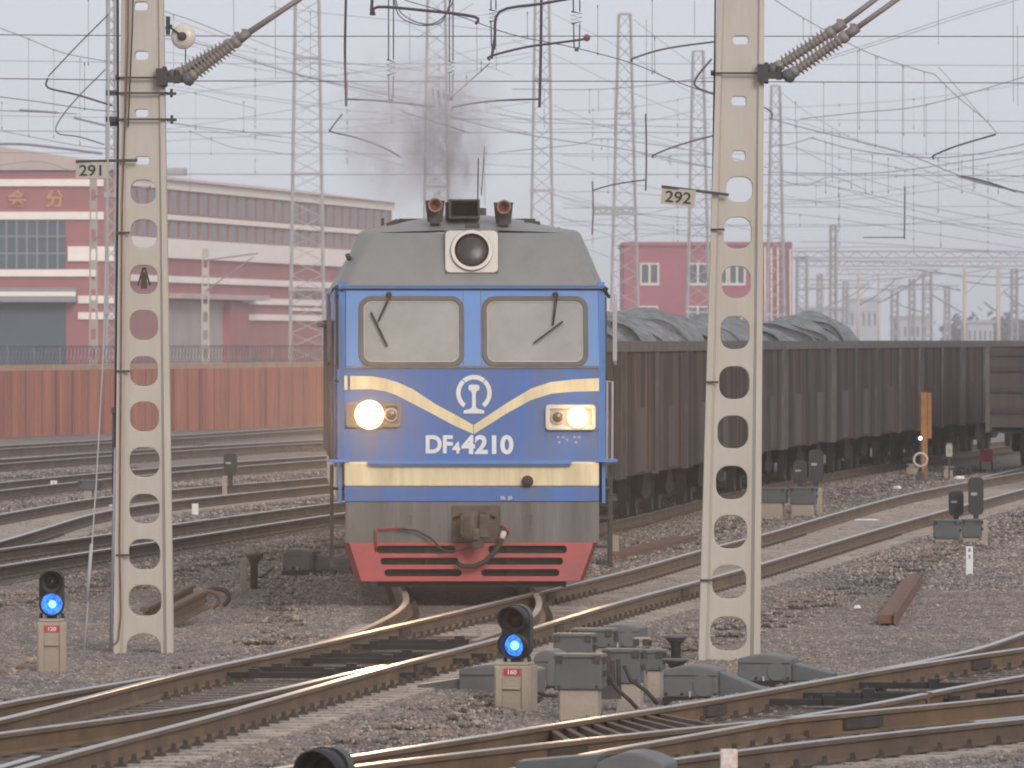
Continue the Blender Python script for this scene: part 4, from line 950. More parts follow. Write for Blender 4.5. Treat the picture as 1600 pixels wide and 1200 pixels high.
MB().box(X(560), X(905), .0, .05, .115, .135).build('pilot_lower_edge', 'beam_grey', loco)
# coupler
cp = MB(); cz = Zc(822); cx = X(742)
cp.box(cx - .28, cx + .30, -.07, -.045, Zc(848), Zc(790)); cp.box(cx - .13, cx + .14, -.30, -.05, cz - .12, cz + .14)
cp.lathe((cx - .06, -.42, cz - .17), (cx - .06, -.42, cz + 1), [(0, .09), (.04, .12), (.30, .12), (.36, .08)], 14)
cp.box(cx + .04, cx + .17, -.52, -.28, cz - .13, cz + .15); cp.box(cx - .18, cx - .08, -.48, -.25, cz - .10, cz + .12); cp.box(cx - .04, cx + .05, -.55, -.40, cz - .16, cz - .02)
cp = cp.build('coupler', 'coupler_metal', loco); bevel(cp, .02)
mb = MB().box(cx - .04, cx + .09, -.5, -.4, cz - .24, cz - .14); mb.tube([(cx - .25, -.1, cz + .1), (cx - .1, -.2, cz + .16), (cx + .1, -.2, cz + .16), (cx + .24, -.1, cz + .1)], .016, 6); mb.build('coupler_lever', 'dark_metal', cp)
mb = MB().tube([(X(587), -.06, Zc(862)), (X(587), -.12, Zc(830)), (X(590), -.12, Zc(825)), (X(624), -.12, Zc(825)), (X(624), -.05, Zc(826))], .014, 6)
mb.build('grab_handle', 'pilot_red', loco); MB().tube([(X(783), -.1, Zc(822)), (X(791), -.14, Zc(824)), (X(795), -.12, Zc(834))], .018, 6).build('cock_handle', 'pilot_red', loco)
mb = MB().tube([(X(790), -.12, Zc(828)), (X(784), -.2, Zc(842)), (X(772), -.25, Zc(862)), (X(758), -.27, Zc(876)), (X(740), -.27, Zc(884)), (X(722), -.25, Zc(884)), (X(714), -.2, Zc(880))], .030, 8)
mb.build('brake_hose', 'rubber', loco)
MB().tube([(X(787), -.16, Zc(831)), (X(783), -.2, Zc(842))], .038, 8).build('hose_fitting', 'plate_white', loco)
mb = MB().tube([(X(626), -.12, Zc(826)), (X(652), -.13, Zc(829)), (X(672), -.15, Zc(840)), (X(688), -.2, Zc(856)), (X(700), -.22, Zc(862)), (X(718), -.24, Zc(859)), (X(744), -.24, Zc(852))], .014, 6)
mb.build('cable', 'rubber', loco)
# roof hood: light grey dome over the cab
zb_ = Zc(446); zk = Zc(363)
hood = MB()
fr = [(X(541), zb_), (X(941), zb_)]
A = [(-1.60, .62, zb_ - .01), (X(541), slant - .02, zb_), (X(941), slant - .02, zb_), (1.60, .62, zb_ - .01)]
B_ = [(X(562), 1.15, zk + .03), (X(580), .62, zk), (X(891), .62, zk), (X(912), 1.15, zk + .03)]
n = len(A); vs = A + B_
hood.add(vs, [(0, 1, 5, 4), (1, 2, 6, 5), (2, 3, 7, 6)])
def roofsec(y, hw, ze, zk_, zt_, kx): # cross-section from eave left to eave right
    pts = [(-hw, y, ze), (-kx, y, zk_)]
    for i in range(1, 10): a = i / 10; pts.append((-kx + 2 * kx * a, y, zk_ + (zt_ - zk_) * math.sin(math.pi * a)))
    return pts + [(kx, y, zk_), (hw, y, ze)]
s0 = [B_[1]] + [(X(580) + (X(891) - X(580)) * i / 10, .62 + .1 * math.sin(math.pi * i / 10), zk + .035 * math.sin(math.pi * i / 10)) for i in range(1, 10)] + [B_[2]]
s1 = [B_[0]] + [(X(562) + (X(912) - X(562)) * i / 10, 1.15 + .2 * math.sin(math.pi * i / 10), zk + .03 + .12 * math.sin(math.pi * i / 10)) for i in range(1, 10)] + [B_[3]]
s2 = [(-1.22 + 2.44 * i / 10, 2.2, zk + .05 + .19 * math.sin(math.pi * i / 10)) for i in range(11)]
s3 = [(-1.22 + 2.44 * i / 10, 20.6, zk + .05 + .19 * math.sin(math.pi * i / 10)) for i in range(11)]
for a, b in ((s0, s1), (s1, s2), (s2, s3)):
    m_ = len(a); hood.add(a + b, [(i, i + 1, m_ + i + 1, m_ + i) for i in range(m_ - 1)], 0, True)
for s in (-1, 1):
    e0 = (s * 1.60, .62, zb_ - .01); e1 = (s * 1.62, 2.2, zb_ - .01); e2 = (s * 1.62, 20.6, zb_ - .01)
    k0 = B_[0] if s < 0 else B_[3]; k1 = (s * 1.22, 2.2, zk + .05); k2 = (s * 1.22, 20.6, zk + .05)
    hood.add([e0, e1, k1, k0], [(0, 1, 2, 3)]); hood.add([e1, e2, k2, k1], [(0, 1, 2, 3)])
roof = hood.build('cab_roof', 'roof_grey', loco, fixn=False)
_bm = bmesh.new(); _bm.from_mesh(roof.data); bmesh.ops.remove_doubles(_bm, verts=_bm.verts, dist=.004); bmesh.ops.recalc_face_normals(_bm, faces=_bm.faces); _bm.to_mesh(roof.data); _bm.free()
for p_ in roof.data.polygons: p_.use_smooth = True
_b = bevel(roof, .07, 4).modifiers[0]; _b.angle_limit = R(14); _b.harden_normals = False
mb = MB(); mb.box(X(535), X(944), slant - .05, slant + .0, zb_ - .035, zb_ - .005)
mb.build('gutter_strip', 'blue', loco)
mb = MB(); mb.box(X(530), X(948), slant - .03, slant + .02, zb_ - .055, zb_ - .037)
for s in (-1, 1):
    x = X(541) if s < 0 else X(941)
    mb.add([(x, slant - .03, zb_ - .03), (s * 1.66, .66, zb_ - .03), (s * 1.68, 2.3, zb_ - .12), (s * 1.62, 2.3, zb_ - .02), (s * 1.60, .62, zb_ + .01), (x, slant, zb_)], [(0, 1, 2, 3, 4, 5)])
    mb.bar((x + s * .02, slant - .03, zb_ - .03), (x + s * .10, slant + .1, zb_ - .14), .03, .03)
mb.build('eave_gutter', 'under_black', loco)
# headlight on the hood front, tilted with the slope
ang = math.atan2(.62 - slant, zk - zb_); Mh = Matrix.Translation((X(738), slant + .19 - .02, Zc(394))) @ Matrix.Rotation(-ang * .55, 4, 'X')
mb = MB().panel(rrect(-.305, .305, -.255, .245, .05), [], -.07, .16, M=Mh, bev=.012); pl = mb.build('headlight_plate', 'plate_white', loco)
mb = MB().panel([( .245 * math.cos(R(a)), .245 * math.sin(R(a))) for a in range(0, 360, 12)], [[(.212 * math.cos(R(a)), .212 * math.sin(R(a))) for a in range(0, 360, 12)]], -.12, -.07, M=Mh, bev=.01); mb.build('headlight_rim', 'chrome', pl)
MB().lathe(Mh @ Vector((0, -.075, 0)), Mh @ Vector((0, -1, 0)), [(0, .205), (.02, .17), (.035, .10), (.04, .001)], 28).build('headlight_glass', 'lens_dark', pl)
mb = MB().box(-.32, .32, -.06, .12, -.27, .26, 0, Mh); mb.build('headlight_backing', 'gasket', pl)
# roof gear
mb = MB().box(X(729), X(751), .5, .62, Zc(356), Zc(350)); mb.tube([(X(732), .55, Zc(354)), (X(732), .55, Zc(347))], .03, 8); mb.tube([(X(747), .55, Zc(354)), (X(747), .55, Zc(348))], .03, 8); mb.build('roof_fitting', 'dark_metal', loco)
for px, py in ((682, 319), (790, 322)):
    mb = MB().lathe((X(px), 1.0, Zc(py)), (X(px), 0.2, Zc(py)), [(-.45, .035), (0, .045), (.12, .06), (.19, .085), (.22, .088), (.22, .07), (.14, .045), (.05, .03)], 20); hn = mb.build('horn', 'horn_brass', loco)
    mb = MB().box(X(px) - .09, X(px) + .09, 1.0, 1.1, Zc(py) - .2, Zc(py) + .06, 0, taper=1.3); mb.box(X(px) - .06, X(px) + .06, .95, 1.3, Zc(py) - .22, Zc(py) - .12); mb.build('horn_bracket', 'dark_metal', hn)
z0, z1 = Zc(337), Zc(309); mb = MB().panel([(X(704), z0 - .02), (X(753), z0 - .02), (X(753), z1), (X(704), z1)], [[(X(708), z0 + .01), (X(750), z0 + .01), (X(750), z1 - .025), (X(708), z1 - .025)]], 1.1, 1.9)
mb.box(X(700), X(706), 1.3, 1.9, z0 - .02, z1 - .03); mb.box(X(706), X(751), 1.85, 1.9, z0, z1 - .01); mb.tube([(X(751), 1.5, z1), (X(752), 1.5, z1 + .5)], .008, 5); mb.build('roof_vent_box', 'dark_metal', loco)
mb = MB().box(X(628), X(846), 2.6, 5.5, Zc(341), Zc(337)); mb.box(X(598), X(603), 1.6, 1.7, Zc(350), Zc(338)); mb.bar((X(607), 1.8, Zc(350)), (X(625), 1.8, Zc(342)), .08, .06); mb.bar((X(826), 1.8, Zc(341)), (X(848), 1.8, Zc(346)), .05, .05); mb.box(X(848), X(851), 1.8, 1.9, Zc(351), Zc(343)); mb.box(X(879), X(882), 1.8, 1.9, Zc(358), Zc(352)); mb.tube([(-1.45, .75, 3.97), (-1.48, .7, 4.02)], .03, 6)
mb.build('roof_equipment', 'dark_metal', loco)
MB().lathe((.1, 7.5, 4.4), (.1, 7.5, 9), [(0, .25), (.28, .25), (.28, .2), (.1, .2)], 16).build('exhaust_stack', 'dark_metal', loco)
# hull and carbody
mb = MB(); mb.box(-1.50, 1.48, 1.55, 2.45, 1.1, 3.66); mb.build('cab_bulkhead', 'seat_brown', loco)
MB().box(-1.50, 1.48, .06, 1.55, 1.95, 2.0).build('cab_floor', 'seat_brown', loco)
MB().box(X(575), X(905), .12, .5, 2.0, 2.56).build('control_desk', 'seat_brown', loco)
MB().box(X(776), X(818), .13, .16, 2.57, 2.86, 0, Mt).build('paper_notice', 'paper', loco)
mb = MB().box(-1.62, 1.62, 2.45, 20.6, 1.45, 3.66, 0); mb.box(-1.60, 1.60, 2.45, 20.6, 1.05, 1.45, 1)
for i in range(22): mb.box(-1.66, -1.62, 3.0 + i * .78, 3.06 + i * .78, 1.5, 3.2, 2)
for i in range(22): mb.box(1.62, 1.66, 3.0 + i * .78, 3.06 + i * .78, 1.5, 3.2, 2)
mb.box(-1.75, 1.75, 2.5, 20.5, 3.18, 3.24, 2)
mb.build('carbody', ['blue_light', 'yellow', 'beam_grey'], loco)
def wheel(parent, x, y, r=.52, side=1, gz=.0):
    mb = MB(); mb.lathe((x - side * .07, y, r), (x + side * 5, y, r), [(0, r + .03), (.035, r + .03), (.04, r), (.14, r - .005), (.14, r - .07), (.11, r - .09), (.10, .15), (.15, .14), (.17, .001)], 24)
    return mb.build('wheel', 'dark_metal', parent)
for y0 in (2.9, 14.2):
    bg_ = MB()
    for s in (-1, 1): bg_.box(s * 1.02 - .07, s * 1.02 + .07, -.3, 3.9, .45, .85); bg_.box(s * 1.05 - .12, s * 1.05 + .12, .5, 1.1, .3, .95); bg_.box(s * 1.05 - .12, s * 1.05 + .12, 2.4, 3.0, .3, .95)
    bg_.box(-1.0, 1.0, -.3, -.1, .4, .8); bg = bg_.build('bogie', 'under_black', loco, (0, y0, 0))
    for yy in (0, 1.8, 3.6):
        for s in (-1, 1): wheel(bg, s * .755, yy, side=s)
mb = MB().box(-.62, .62, .9, 2.6, .08, .9); mb.box(-.9, .9, 8.5, 12.5, .35, 1.1); mb.box(-1.3, 1.3, .6, 20.4, .85, 1.06); mb.build('fuel_tank', 'under_black', loco)
mb = MB()
for s in (-1, 1): mb.box(s * .76 - .06, s * .76 + .10, .35, .45, .12, .75)
mb.build('rail_guard', 'under_black', loco)
# headlamp beams
for px, py, e in ((577, 648, 420.0), (902, 652, 160.0)):
    ld = bpy.data.lights.new('headlamp_beam', 'SPOT'); ld.energy = e; ld.spot_size = R(60); ld.spot_blend = 1.0; ld.color = (1.0, .58, .25); ld.shadow_soft_size = .10
    lo = bpy.data.objects.new('headlamp_beam', ld); COL.objects.link(lo); lo.parent = loco; lo.location = (X(px), -.24, Zc(py))
    lo.rotation_euler = (R(90 - 1.2), 0, R(180) - loco.rotation_euler[2])

for px, py, e in ((577, 648, 5200.0), (902, 652, 900.0)):
    ld = bpy.data.lights.new('main_beam', 'SPOT'); ld.energy = e; ld.spot_size = R(15); ld.spot_blend = 1.0; ld.color = (1.0, .60, .28); ld.shadow_soft_size = .08
    lo = bpy.data.objects.new('main_beam', ld); COL.objects.link(lo); lp = P(px, py, LZ - .3); lo.location = lp
    lo.rotation_euler = (Vector((0, 0, HC)) - lp).to_track_quat('-Z', 'Y').to_euler()

# ------------------------------------------------------------------ crew behind the windscreens
def person(px, label, shirt, lean=0.0):
    x0 = X(px); rt = empty('person', loco.matrix_world @ Vector((0, 0, 0)), label, 'person'); bpy.context.view_layer.update()
    rt.location = loco.location + Vector((x0, .95, 2.0)); rt.rotation_euler = loco.rotation_euler
    V = [(0, 0, .42), (0, 0, .62), (0, -.01, .80), (0, -.01, .90), (0, -.02, 1.02), (-.19, 0, .78), (-.25, -.02, .52), (-.16, -.26, .50), (-.15, -.33, .50), (.19, 0, .78), (.25, -.02, .52), (.16, -.26, .50), (.15, -.33, .50),
         (-.10, -.05, .40), (-.12, -.42, .40), (-.12, -.44, .08), (.10, -.05, .40), (.12, -.42, .40), (.12, -.44, .08), (0, -.10, 1.0)]
    E = [(0, 1), (1, 2), (2, 3), (3, 4), (2, 5), (5, 6), (6, 7), (7, 8), (2, 9), (9, 10), (10, 11), (11, 12), (0, 13), (13, 14), (14, 15), (0, 16), (16, 17), (17, 18), (4, 19)]
    rad = [.14, .14, .13, .055, .095, .07, .045, .035, .04, .07, .045, .035, .04, .08, .065, .05, .08, .065, .05, .03]
    me = bpy.data.meshes.new('body'); me.from_pydata(V, E, []); o = bpy.data.objects.new('body', me); COL.objects.link(o); o.parent = rt
    me.materials.append(MATS['skin']); o.modifiers.new('skin', 'SKIN')
    for i, r_ in enumerate(rad): me.skin_vertices[0].data[i].radius = (r_, r_ * .9)
    me.skin_vertices[0].data[0].use_root = True
    sb = o.modifiers.new('sub', 'SUBSURF'); sb.levels = sb.render_levels = 2
    hs = MB().lathe((0, .01, 1.01), (0, .01, 9), [(0, .105), (.06, .108), (.10, .08), (.125, .001)], 16); hs.build('hair', 'hair', rt)
    V2 = V[:3] + [V[5], V[6], V[7], V[9], V[10], V[11]]; E2 = [(0, 1), (1, 2), (2, 3), (3, 4), (4, 5), (2, 6), (6, 7), (7, 8)]; r2 = [.165, .165, .145, .085, .06, .05, .085, .06, .05]
    me = bpy.data.meshes.new('shirt'); me.from_pydata(V2, E2, []); o = bpy.data.objects.new('shirt', me); COL.objects.link(o); o.parent = rt
    me.materials.append(MATS[shirt]); o.modifiers.new('skin', 'SKIN')
    for i, r_ in enumerate(r2): me.skin_vertices[0].data[i].radius = (r_, r_ * .85)
    me.skin_vertices[0].data[0].use_root = True
    sb = o.modifiers.new('sub', 'SUBSURF'); sb.levels = sb.render_levels = 2
person(848, 'crew member in dark shirt seated behind the window with the paper notice', 'shirt')
person(674, 'crew member seated behind the window nearer mast 291', 'shirt')

# ------------------------------------------------------------------ gondola wagons
WL = 13.2
def wagon_meshes():
    root = empty('gondola_wagon', (0, 0, 0), 'x', 'wagon'); H0, H1 = .82, 2.98; hw = 1.5; L = WL - .95
    mb = MB(); th = .04
    for s in (-1, 1): mb.box(s * hw - (th if s > 0 else 0), s * hw + (0 if s > 0 else th), 0, L, H0, H1 - .12)
    mb.box(-hw + th, hw - th, 0, th, H0 + .1, H1 - .12); mb.box(-hw + th, hw - th, L - th, L, H0 + .1, H1 - .12); mb.box(-hw + th, hw - th, th, L - th, 1.0, 1.08)
    for s in (-1, 1):
        i = 0; y = .18
        while y < L - .1:
            mb.box(min(s * hw, s * (hw + .035)), max(s * hw, s * (hw + .07)), y, y + .07, H0 + .02, H1 - .17); y += .40
    for zz in (1.25, 1.75, 2.25, 2.62): mb.box(-hw + .05, hw - .05, -.06, 0, zz, zz + .12); mb.box(-hw + .05, hw - .05, L, L + .06, zz, zz + .12)
    mb.build('body', 'wagon', root)
    mb = MB()
    for s in (-1, 1): mb.box(min(s * (hw - .05), s * (hw + .085)), max(s * (hw - .05), s * (hw + .085)), -.02, L + .02, H1 - .17, H1)
    mb.box(-hw + .05, hw - .05, -.05, .06, H1 - .135, H1 - .005); mb.box(-hw + .05, hw - .05, L - .06, L + .05, H1 - .135, H1 - .005); mb.build('top_rail', 'wagon_rim', root)
    for s in (-1, 1):
        for y in (.0, L * .5 - .1, L - .14):
            MB().box(min(s * hw, s * (hw + .10)), max(s * hw, s * (hw + .10)), y, y + .14, H0 - .02, H1 - .172).build('side_post', 'wagon_post', root)
        for y in (L * .25, L * .75):
            MB().box(min(s * (hw + .036), s * (hw + .06)), max(s * (hw + .036), s * (hw + .075)), y - .75, y + .75, H0 + .05, 1.9).build('door', 'wagon', root)
    MB().box(-.35, .35, -.5, L + .5, .72, .98).box(-1.3, 1.3, .2, L - .2, .78, .84).build('underframe', 'under_black', root)
    for y0 in (1.2, L - 3.0):
        bg_ = MB()
        for s in (-1, 1): bg_.prism([(0, 0), (1, 0)], 0, 1) if False else bg_.xprism([(y0 - .1, .42), (y0 + .5, .32), (y0 + 1.25, .32), (y0 + 1.85, .42), (y0 + 1.3, .78), (y0 + .45, .78)], s * 1.0 - .06, s * 1.0 + .06)
        bg_.box(-.95, .95, y0 + .7, y0 + 1.05, .4, .75); b = bg_.build('bogie', 'under_black', root)
        for yy in (y0, y0 + 1.75):
            for s in (-1, 1): wheel(b, s * .755, yy, .42, s)
    for y, d in ((-.5, -1), (L + .5, 1)): MB().box(-.12, .12, min(y, y + d * .22) + .0, max(y, y + d * .22), .74, 1.0).build('coupler', 'coupler_metal', root)
    return root
proto = wagon_meshes()
# place along the centre line
ylist = []; y = 132.3
for i in range(10):
    ya = y
    # chord of length WL along the curve
    yb = ya + WL
    for _ in range(4): dx = CENTER(yb) - CENTER(ya); yb = ya + math.sqrt(max(1, WL * WL - dx * dx))
    ylist.append((ya, yb)); y = yb
ordn = ['first', 'second', 'third', 'fourth', 'fifth', 'sixth', 'seventh', 'eighth', 'ninth', 'tenth']
wroots = []
for i, (ya, yb) in enumerate(ylist):
    w = proto if i == 0 else copy_tree(proto)
    xa, xb = CENTER(ya), CENTER(yb); an = -math.atan2(xb - xa, yb - ya); fy = .48 / WL
    w.location = (xa + (xb - xa) * fy, ya + (yb - ya) * fy, 0); w.rotation_euler = (0, 0, an)
    w['label'] = 'dark brown ribbed open wagon, %s behind the locomotive' % ordn[i]; w['group'] = 'open wagons coupled behind the locomotive'; wroots.append(w)
def sheet_bundle(w, y0, L, hw, h, label, tiltx=0.0, xc=0.0, ring=.15):
    mb = MB(); na = 22; ny = max(2, int(L / .06)); vs = []; th = .05
    def sec(y, off, rr):
        o = []
        for j in range(na + 1):
            a = math.pi * (.06 + .88 * j / na); rr_ = rr; rr = rr_ + .045 * math.sin(3.1 * y + 2.3 * a + 11 * xc) + .03 * math.sin(7.7 * a + 1.9 * y); o.append((xc - math.cos(a) * (hw + rr), y, h * 0 + math.sin(a) * (h + rr) + off)); rr = rr_
        return o
    def shell(y0, y1, off, s_):
        n = int((y1 - y0) / .035) + 1; vs = []; fs = []
        for i in range(n + 1):
            y = y0 + (y1 - y0) * i / n; vs += sec(y, off, .016 * math.sin(2 * math.pi * y / ring) + .03 * math.sin(9.1 * y + 2.0 * xc) + .03 * math.sin(4.3 * y + 30 * xc) + s_)
        m = na + 1
        for i in range(n):
            for j in range(na): fs.append((i * m + j, i * m + j + 1, (i + 1) * m + j + 1, (i + 1) * m + j))
        b = len(vs); vs += sec(y0, off, s_ - .16); fs += [(j, j + 1, b + j + 1, b + j) for j in range(na)]
        mb.add(vs, fs, 0, True)
    for q in range(3): shell(y0 + q * .22, y0 + L - q * .1, -.10 * q + .0, 0.0 - .02 * q) if q == 0 else shell(y0 - q * .12, y0 + L * .6, -.11 * q, -.10 * q)
    o = mb.build('curved_sheet_bundle', 'steel_bars', None, fixn=False); o.location = w.location + Vector((0, 0, 0)); o.rotation_euler = (R(tiltx), R(xc * 22), w.rotation_euler[2])
    o.location = o.location + Vector((0, 0, 2.98 - .62)); tag(o, label, 'sheet bundle', 'arched grey sheet bundles loaded in the wagons')
    return o
random.seed(21); hs_ = [1.00, 1.04, 1.05, 1.05, 1.06, 1.05]
for wi in range(6):
    n3 = 3
    for n_ in range(n3):
        y0 = .5 + n_ * 4.0 + random.uniform(0, .3); xc = random.uniform(-.16, .16); hw = 1.30 - abs(xc) * .8
        sheet_bundle(wroots[wi], y0, random.uniform(3.0, 3.5), hw, hs_[wi] * random.uniform(.86, 1.03), 'arched grey sheet bundle %s of the %s wagon behind the locomotive' % (('at the near end', 'in the middle', 'at the far end')[n_], ordn[wi]), xc=xc, tiltx=random.uniform(-1.5, 1.0))
# lone wagon on the neighbouring track at the right edge
w = copy_tree(proto); w.location = (12.85, 219.0, 0); w.rotation_euler = (0, 0, -math.atan(N1.slope(222))); w['label'] = 'dark open wagon seen end on at the right edge of the photo'; w['group'] = 'wagon on the neighbouring track'
w2 = copy_tree(w); w2.location = (12.85 + 13.3 * math.sin(math.atan(N1.slope(222))), 219 + 13.2, 0); w2['label'] = 'dark open wagon coupled behind the end-on one at the right edge'
# ------------------------------------------------------------------ red corrugated fence on the left
fa = Vector((P(-120, 690, 305).x, 305, -.36)); fb = Vector((P(585, 655, 372).x, 372, -.36))
fence = empty('corrugated_fence', fa, 'long rusty red corrugated fence with razor wire behind the left tracks', 'fence')
d = fb - fa; L = d.length; u = d / L; nrm = Vector((u.y, -u.x, 0))
HF = 2.30
mb = MB(); vs = []; fs = []; n = int(L / .045)
for i in range(n + 1):
    s = L * i / n; ph = (s / .46) % 1.0; off = .16 if ph < .34 else (.16 - (ph - .34) / .16 * .32 if ph < .5 else (-.16 if ph < .84 else -.16 + (ph - .84) / .16 * .32))
    p = u * s + nrm * off; vs += [(p.x, p.y, 0), (p.x, p.y, HF)]
f0 = []; f1 = []
for i in range(n): ((f0 if ((L * i / n) / .46) % 1.0 < .44 or ((L * i / n) / .46) % 1.0 > .90 else f1)).append((2 * i, 2 * i + 2, 2 * i + 3, 2 * i + 1))  # ridge faces first, then valley faces with recess shade in their colour
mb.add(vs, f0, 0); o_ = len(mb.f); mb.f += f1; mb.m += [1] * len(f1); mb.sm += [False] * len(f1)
mb.build('sheet_panel', ['fence_red', 'fence_valley_shade'], fence, fixn=False)
mb = MB().bar(Vector((0, 0, HF + .09)), d + Vector((0, 0, HF + .09)), .22, .20); mb.build('coping', 'fence_cope', fence)
for i in range(0, int(L / 3.6)):
    p = u * (i * 3.6); MB().bar(p + Vector((0, 0, HF + .1)), p + Vector((0, 0, HF + .95)), .04).build('wire_post', 'wire_far', fence)
cp = []; r = .30
m_ = int(L / .50)
for i in range(m_ * 12 + 1):
    a = 2 * math.pi * i / 12; p = u * (L * i / (m_ * 12)) + nrm * (math.cos(a) * r * .6) + Vector((0, 0, HF + .52 + math.sin(a) * r)); cp.append(p + u * math.sin(a) * .12)
MB().tube(cp, .012, 3, cap=False, smooth=False).build('razor_wire', 'wire', fence, fixn=False)
MB().tube([Vector((0, 0, HF + .84)), d + Vector((0, 0, HF + .84))], .012, 3).build('top_wire', 'wire', fence)

# ------------------------------------------------------------------ factory on the left
FZ = 620.0; kf = F / FZ
fx = lambda px: (px - 800) / kf
fz = lambda py: HC - (py - HY) / kf
gab = empty('factory_building', (fx(190), FZ, 0), 'red factory front with cream bands, dark glazing and yellow sign characters on the left', 'factory')
gx = lambda px: fx(px) - fx(190)
mb = MB().box(gx(-160), gx(190), 0, 14, -.4, fz(268)); mb.build('wall', 'brick_red', gab)
mb = MB().prism([(gx(-160), fz(266)), (gx(192), fz(266)), (gx(192), fz(257)), (gx(0), fz(229)), (gx(-90), fz(215)), (gx(-160), fz(225))], -.4, 14.5); mb.build('roof', 'roof_cream', gab)
def bandb(root, x0, x1, y0, y1, dep=.25, m='band_cream', name='band', gx=gx, fz=fz):
    return MB().box(gx(x0), gx(x1), -dep, 0, fz(y1), fz(y0)).build(name, m, root)
for b in ((-160, 162, 280, 291), (-160, 162, 331, 343), (-160, 150, 421, 432), (106, 186, 385, 408), (122, 188, 462, 474), (122, 188, 488, 499)): bandb(gab, *b)
w = MB().box(gx(-160), gx(102), -.06, 0, fz(420), fz(344)).build('window', 'factory_glass', gab)
mb = MB()
for px in range(-150, 102, 16): mb.box(gx(px) - .05, gx(px) + .05, -.12, -.06, fz(420), fz(344))
for py in (369, 396): mb.box(gx(-160), gx(102), -.125, -.06, fz(py) - .05, fz(py) + .05)
mb.build('mullions', 'canopy_grey', w)
MB().box(gx(-160), gx(120), -1.6, 0, fz(472), fz(450)).build('canopy', 'canopy_grey', gab); MB().box(gx(-160), gx(120), -1.65, -1.6, fz(463), fz(456)).build('canopy_edge', 'band_cream', gab)
MB().box(gx(-160), gx(103), -.08, 0, -.3, fz(472)).build('door', 'factory_door', gab)
mb = MB(); mb.text('会', gx(27), fz(321), .85, -.1, bold=.02, depth=.08, xs=1.1); mb.text('分', gx(86), fz(321), .85, -.1, bold=.02, depth=.08, xs=1.1); mb.build('sign_lettering', 'glyph_yellow', gab)
# long side receding behind mast 291
sa = Vector((fx(192), FZ + 2, 0)); sb = Vector(((612 - 800) / F * 745, 745, 0)); sd_ = (sb - sa); SL = sd_.length
side = empty('factory_building', sa, 'long red factory side wall with two window rows receding behind the lattice masts', 'factory', math.atan2(sd_.y, sd_.x))
# local +x runs along the wall, -y faces the tracks
z_ = lambda py: HC - (py - HY) / (F / 645.0)    # heights read where the wall stands at the left mast
MB().box(0, SL, 0, 25, -.4, z_(284)).build('wall', 'brick_red', side)
MB().add([(0, -.6, z_(284)), (SL, -.6, z_(284)), (SL, 7, z_(262)), (0, 7, z_(262)), (0, 12, z_(255)), (SL, 12, z_(255))], [(0, 1, 2, 3), (3, 2, 5, 4)]).build('roof', 'roof_cream', side, fixn=False)
for y0, y1 in ((283, 298), (337, 345), (374, 404), (432, 442)): MB().box(0, SL, -.25, 0, z_(y1), z_(y0)).build('band', 'band_cream', side)
nx = int(SL / 4.2)
for r_, (y0, y1) in enumerate(((300, 334), (347, 372))):
    for i in range(nx):
        x = 1.4 + i * 4.2; f_ = MB().box(x, x + 2.4, -.10, 0, z_(y1), z_(y0)).build('window', 'canopy_grey', side)
def sx(px):   # distance along the wall whose picture column is px
    for i in range(400):
        p = sa + sd_ * (i / 400.0)
        if 800 + p.x / p.y * F >= px: return SL * i / 400.0
    return SL
MB().box(sx(262), sx(345), -.12, 0, -.3, z_(470)).build('door', 'door_pale', side)
MB().box(sx(255), sx(392), -1.4, 0, z_(467), z_(459)).build('canopy', 'roof_cream', side)
for a, b, y0, y1 in ((sx(375), SL, 463, 473), (sx(375), SL, 489, 499), (sx(455), SL, 477, 482)): MB().box(a, b, -.22, 0, z_(y1), z_(y0)).build('band', 'band_cream', side)
MB().box(sx(345), sx(374), -.7, 0, -.3, z_(470)).build('pier', 'brick_red', side)
for i in range(5): MB().box(sx(462 + i * 13), sx(468 + i * 13), -.12, 0, z_(474), z_(446)).build('window', 'factory_glass', side)
MB().box(sx(380), sx(404), -.12, 0, z_(572), z_(556)).build('window', 'factory_glass', side)
for i, px in enumerate((300, 338)):
    s = sx(px); MB().box(s, s + 2.0, 2.5, 4.0, z_(268), z_(256)).build('roof_vent', 'galv_far', side)
# red two storey building beyond the wagons
RZ = 760.0; kr = F / RZ; rx = lambda px: (px - 975) / kr; rz = lambda py: HC - (py - HY) / kr
red = empty('red_building', ((975 - 800) / kr, RZ, 0), 'faded red two storey building with white framed windows beyond the wagons', 'building')
W_ = rx(1178)
MB().box(0, W_, 0, 30, -.4, rz(384)).build('wall', 'pink_red', red); MB().box(-.15, W_ + .15, -.2, 30.2, rz(384), rz(378)).build('parapet', 'pink_red', red)
MB().add([(W_, 0, -.4), (rx(1255), 30, -.4), (rx(1255), 30, rz(372)), (W_, 0, rz(378))], [(0, 1, 2, 3)]).build('side_wall', 'pink_red', red, fixn=False)
for a, b, y0, y1 in ((1000, 1030, 411, 446), (1073, 1108, 411, 446), (1109, 1137, 411, 446), (1138, 1165, 411, 446), (1000, 1028, 478, 512), (1073, 1108, 478, 512), (1125, 1160, 478, 512)):
    f_ = MB().box(rx(a), rx(b), -.10, 0, rz(y1), rz(y0)).build('window_frame', 'window_frame', red)
    m_ = (rx(a) + rx(b)) / 2; MB().box(rx(a) + .15, m_ - .09, -.13, -.10, rz(y1) + .22, rz(y0) - .12).box(m_ + .09, rx(b) - .15, -.13, -.10, rz(y1) + .22, rz(y0) - .12).build('pane', 'factory_glass', f_)
MB().box(rx(1250) * .98, rx(1250) * .98 + .1, 28, 28.1, 0, 1).build('downpipe', 'galv_far', red) if False else None
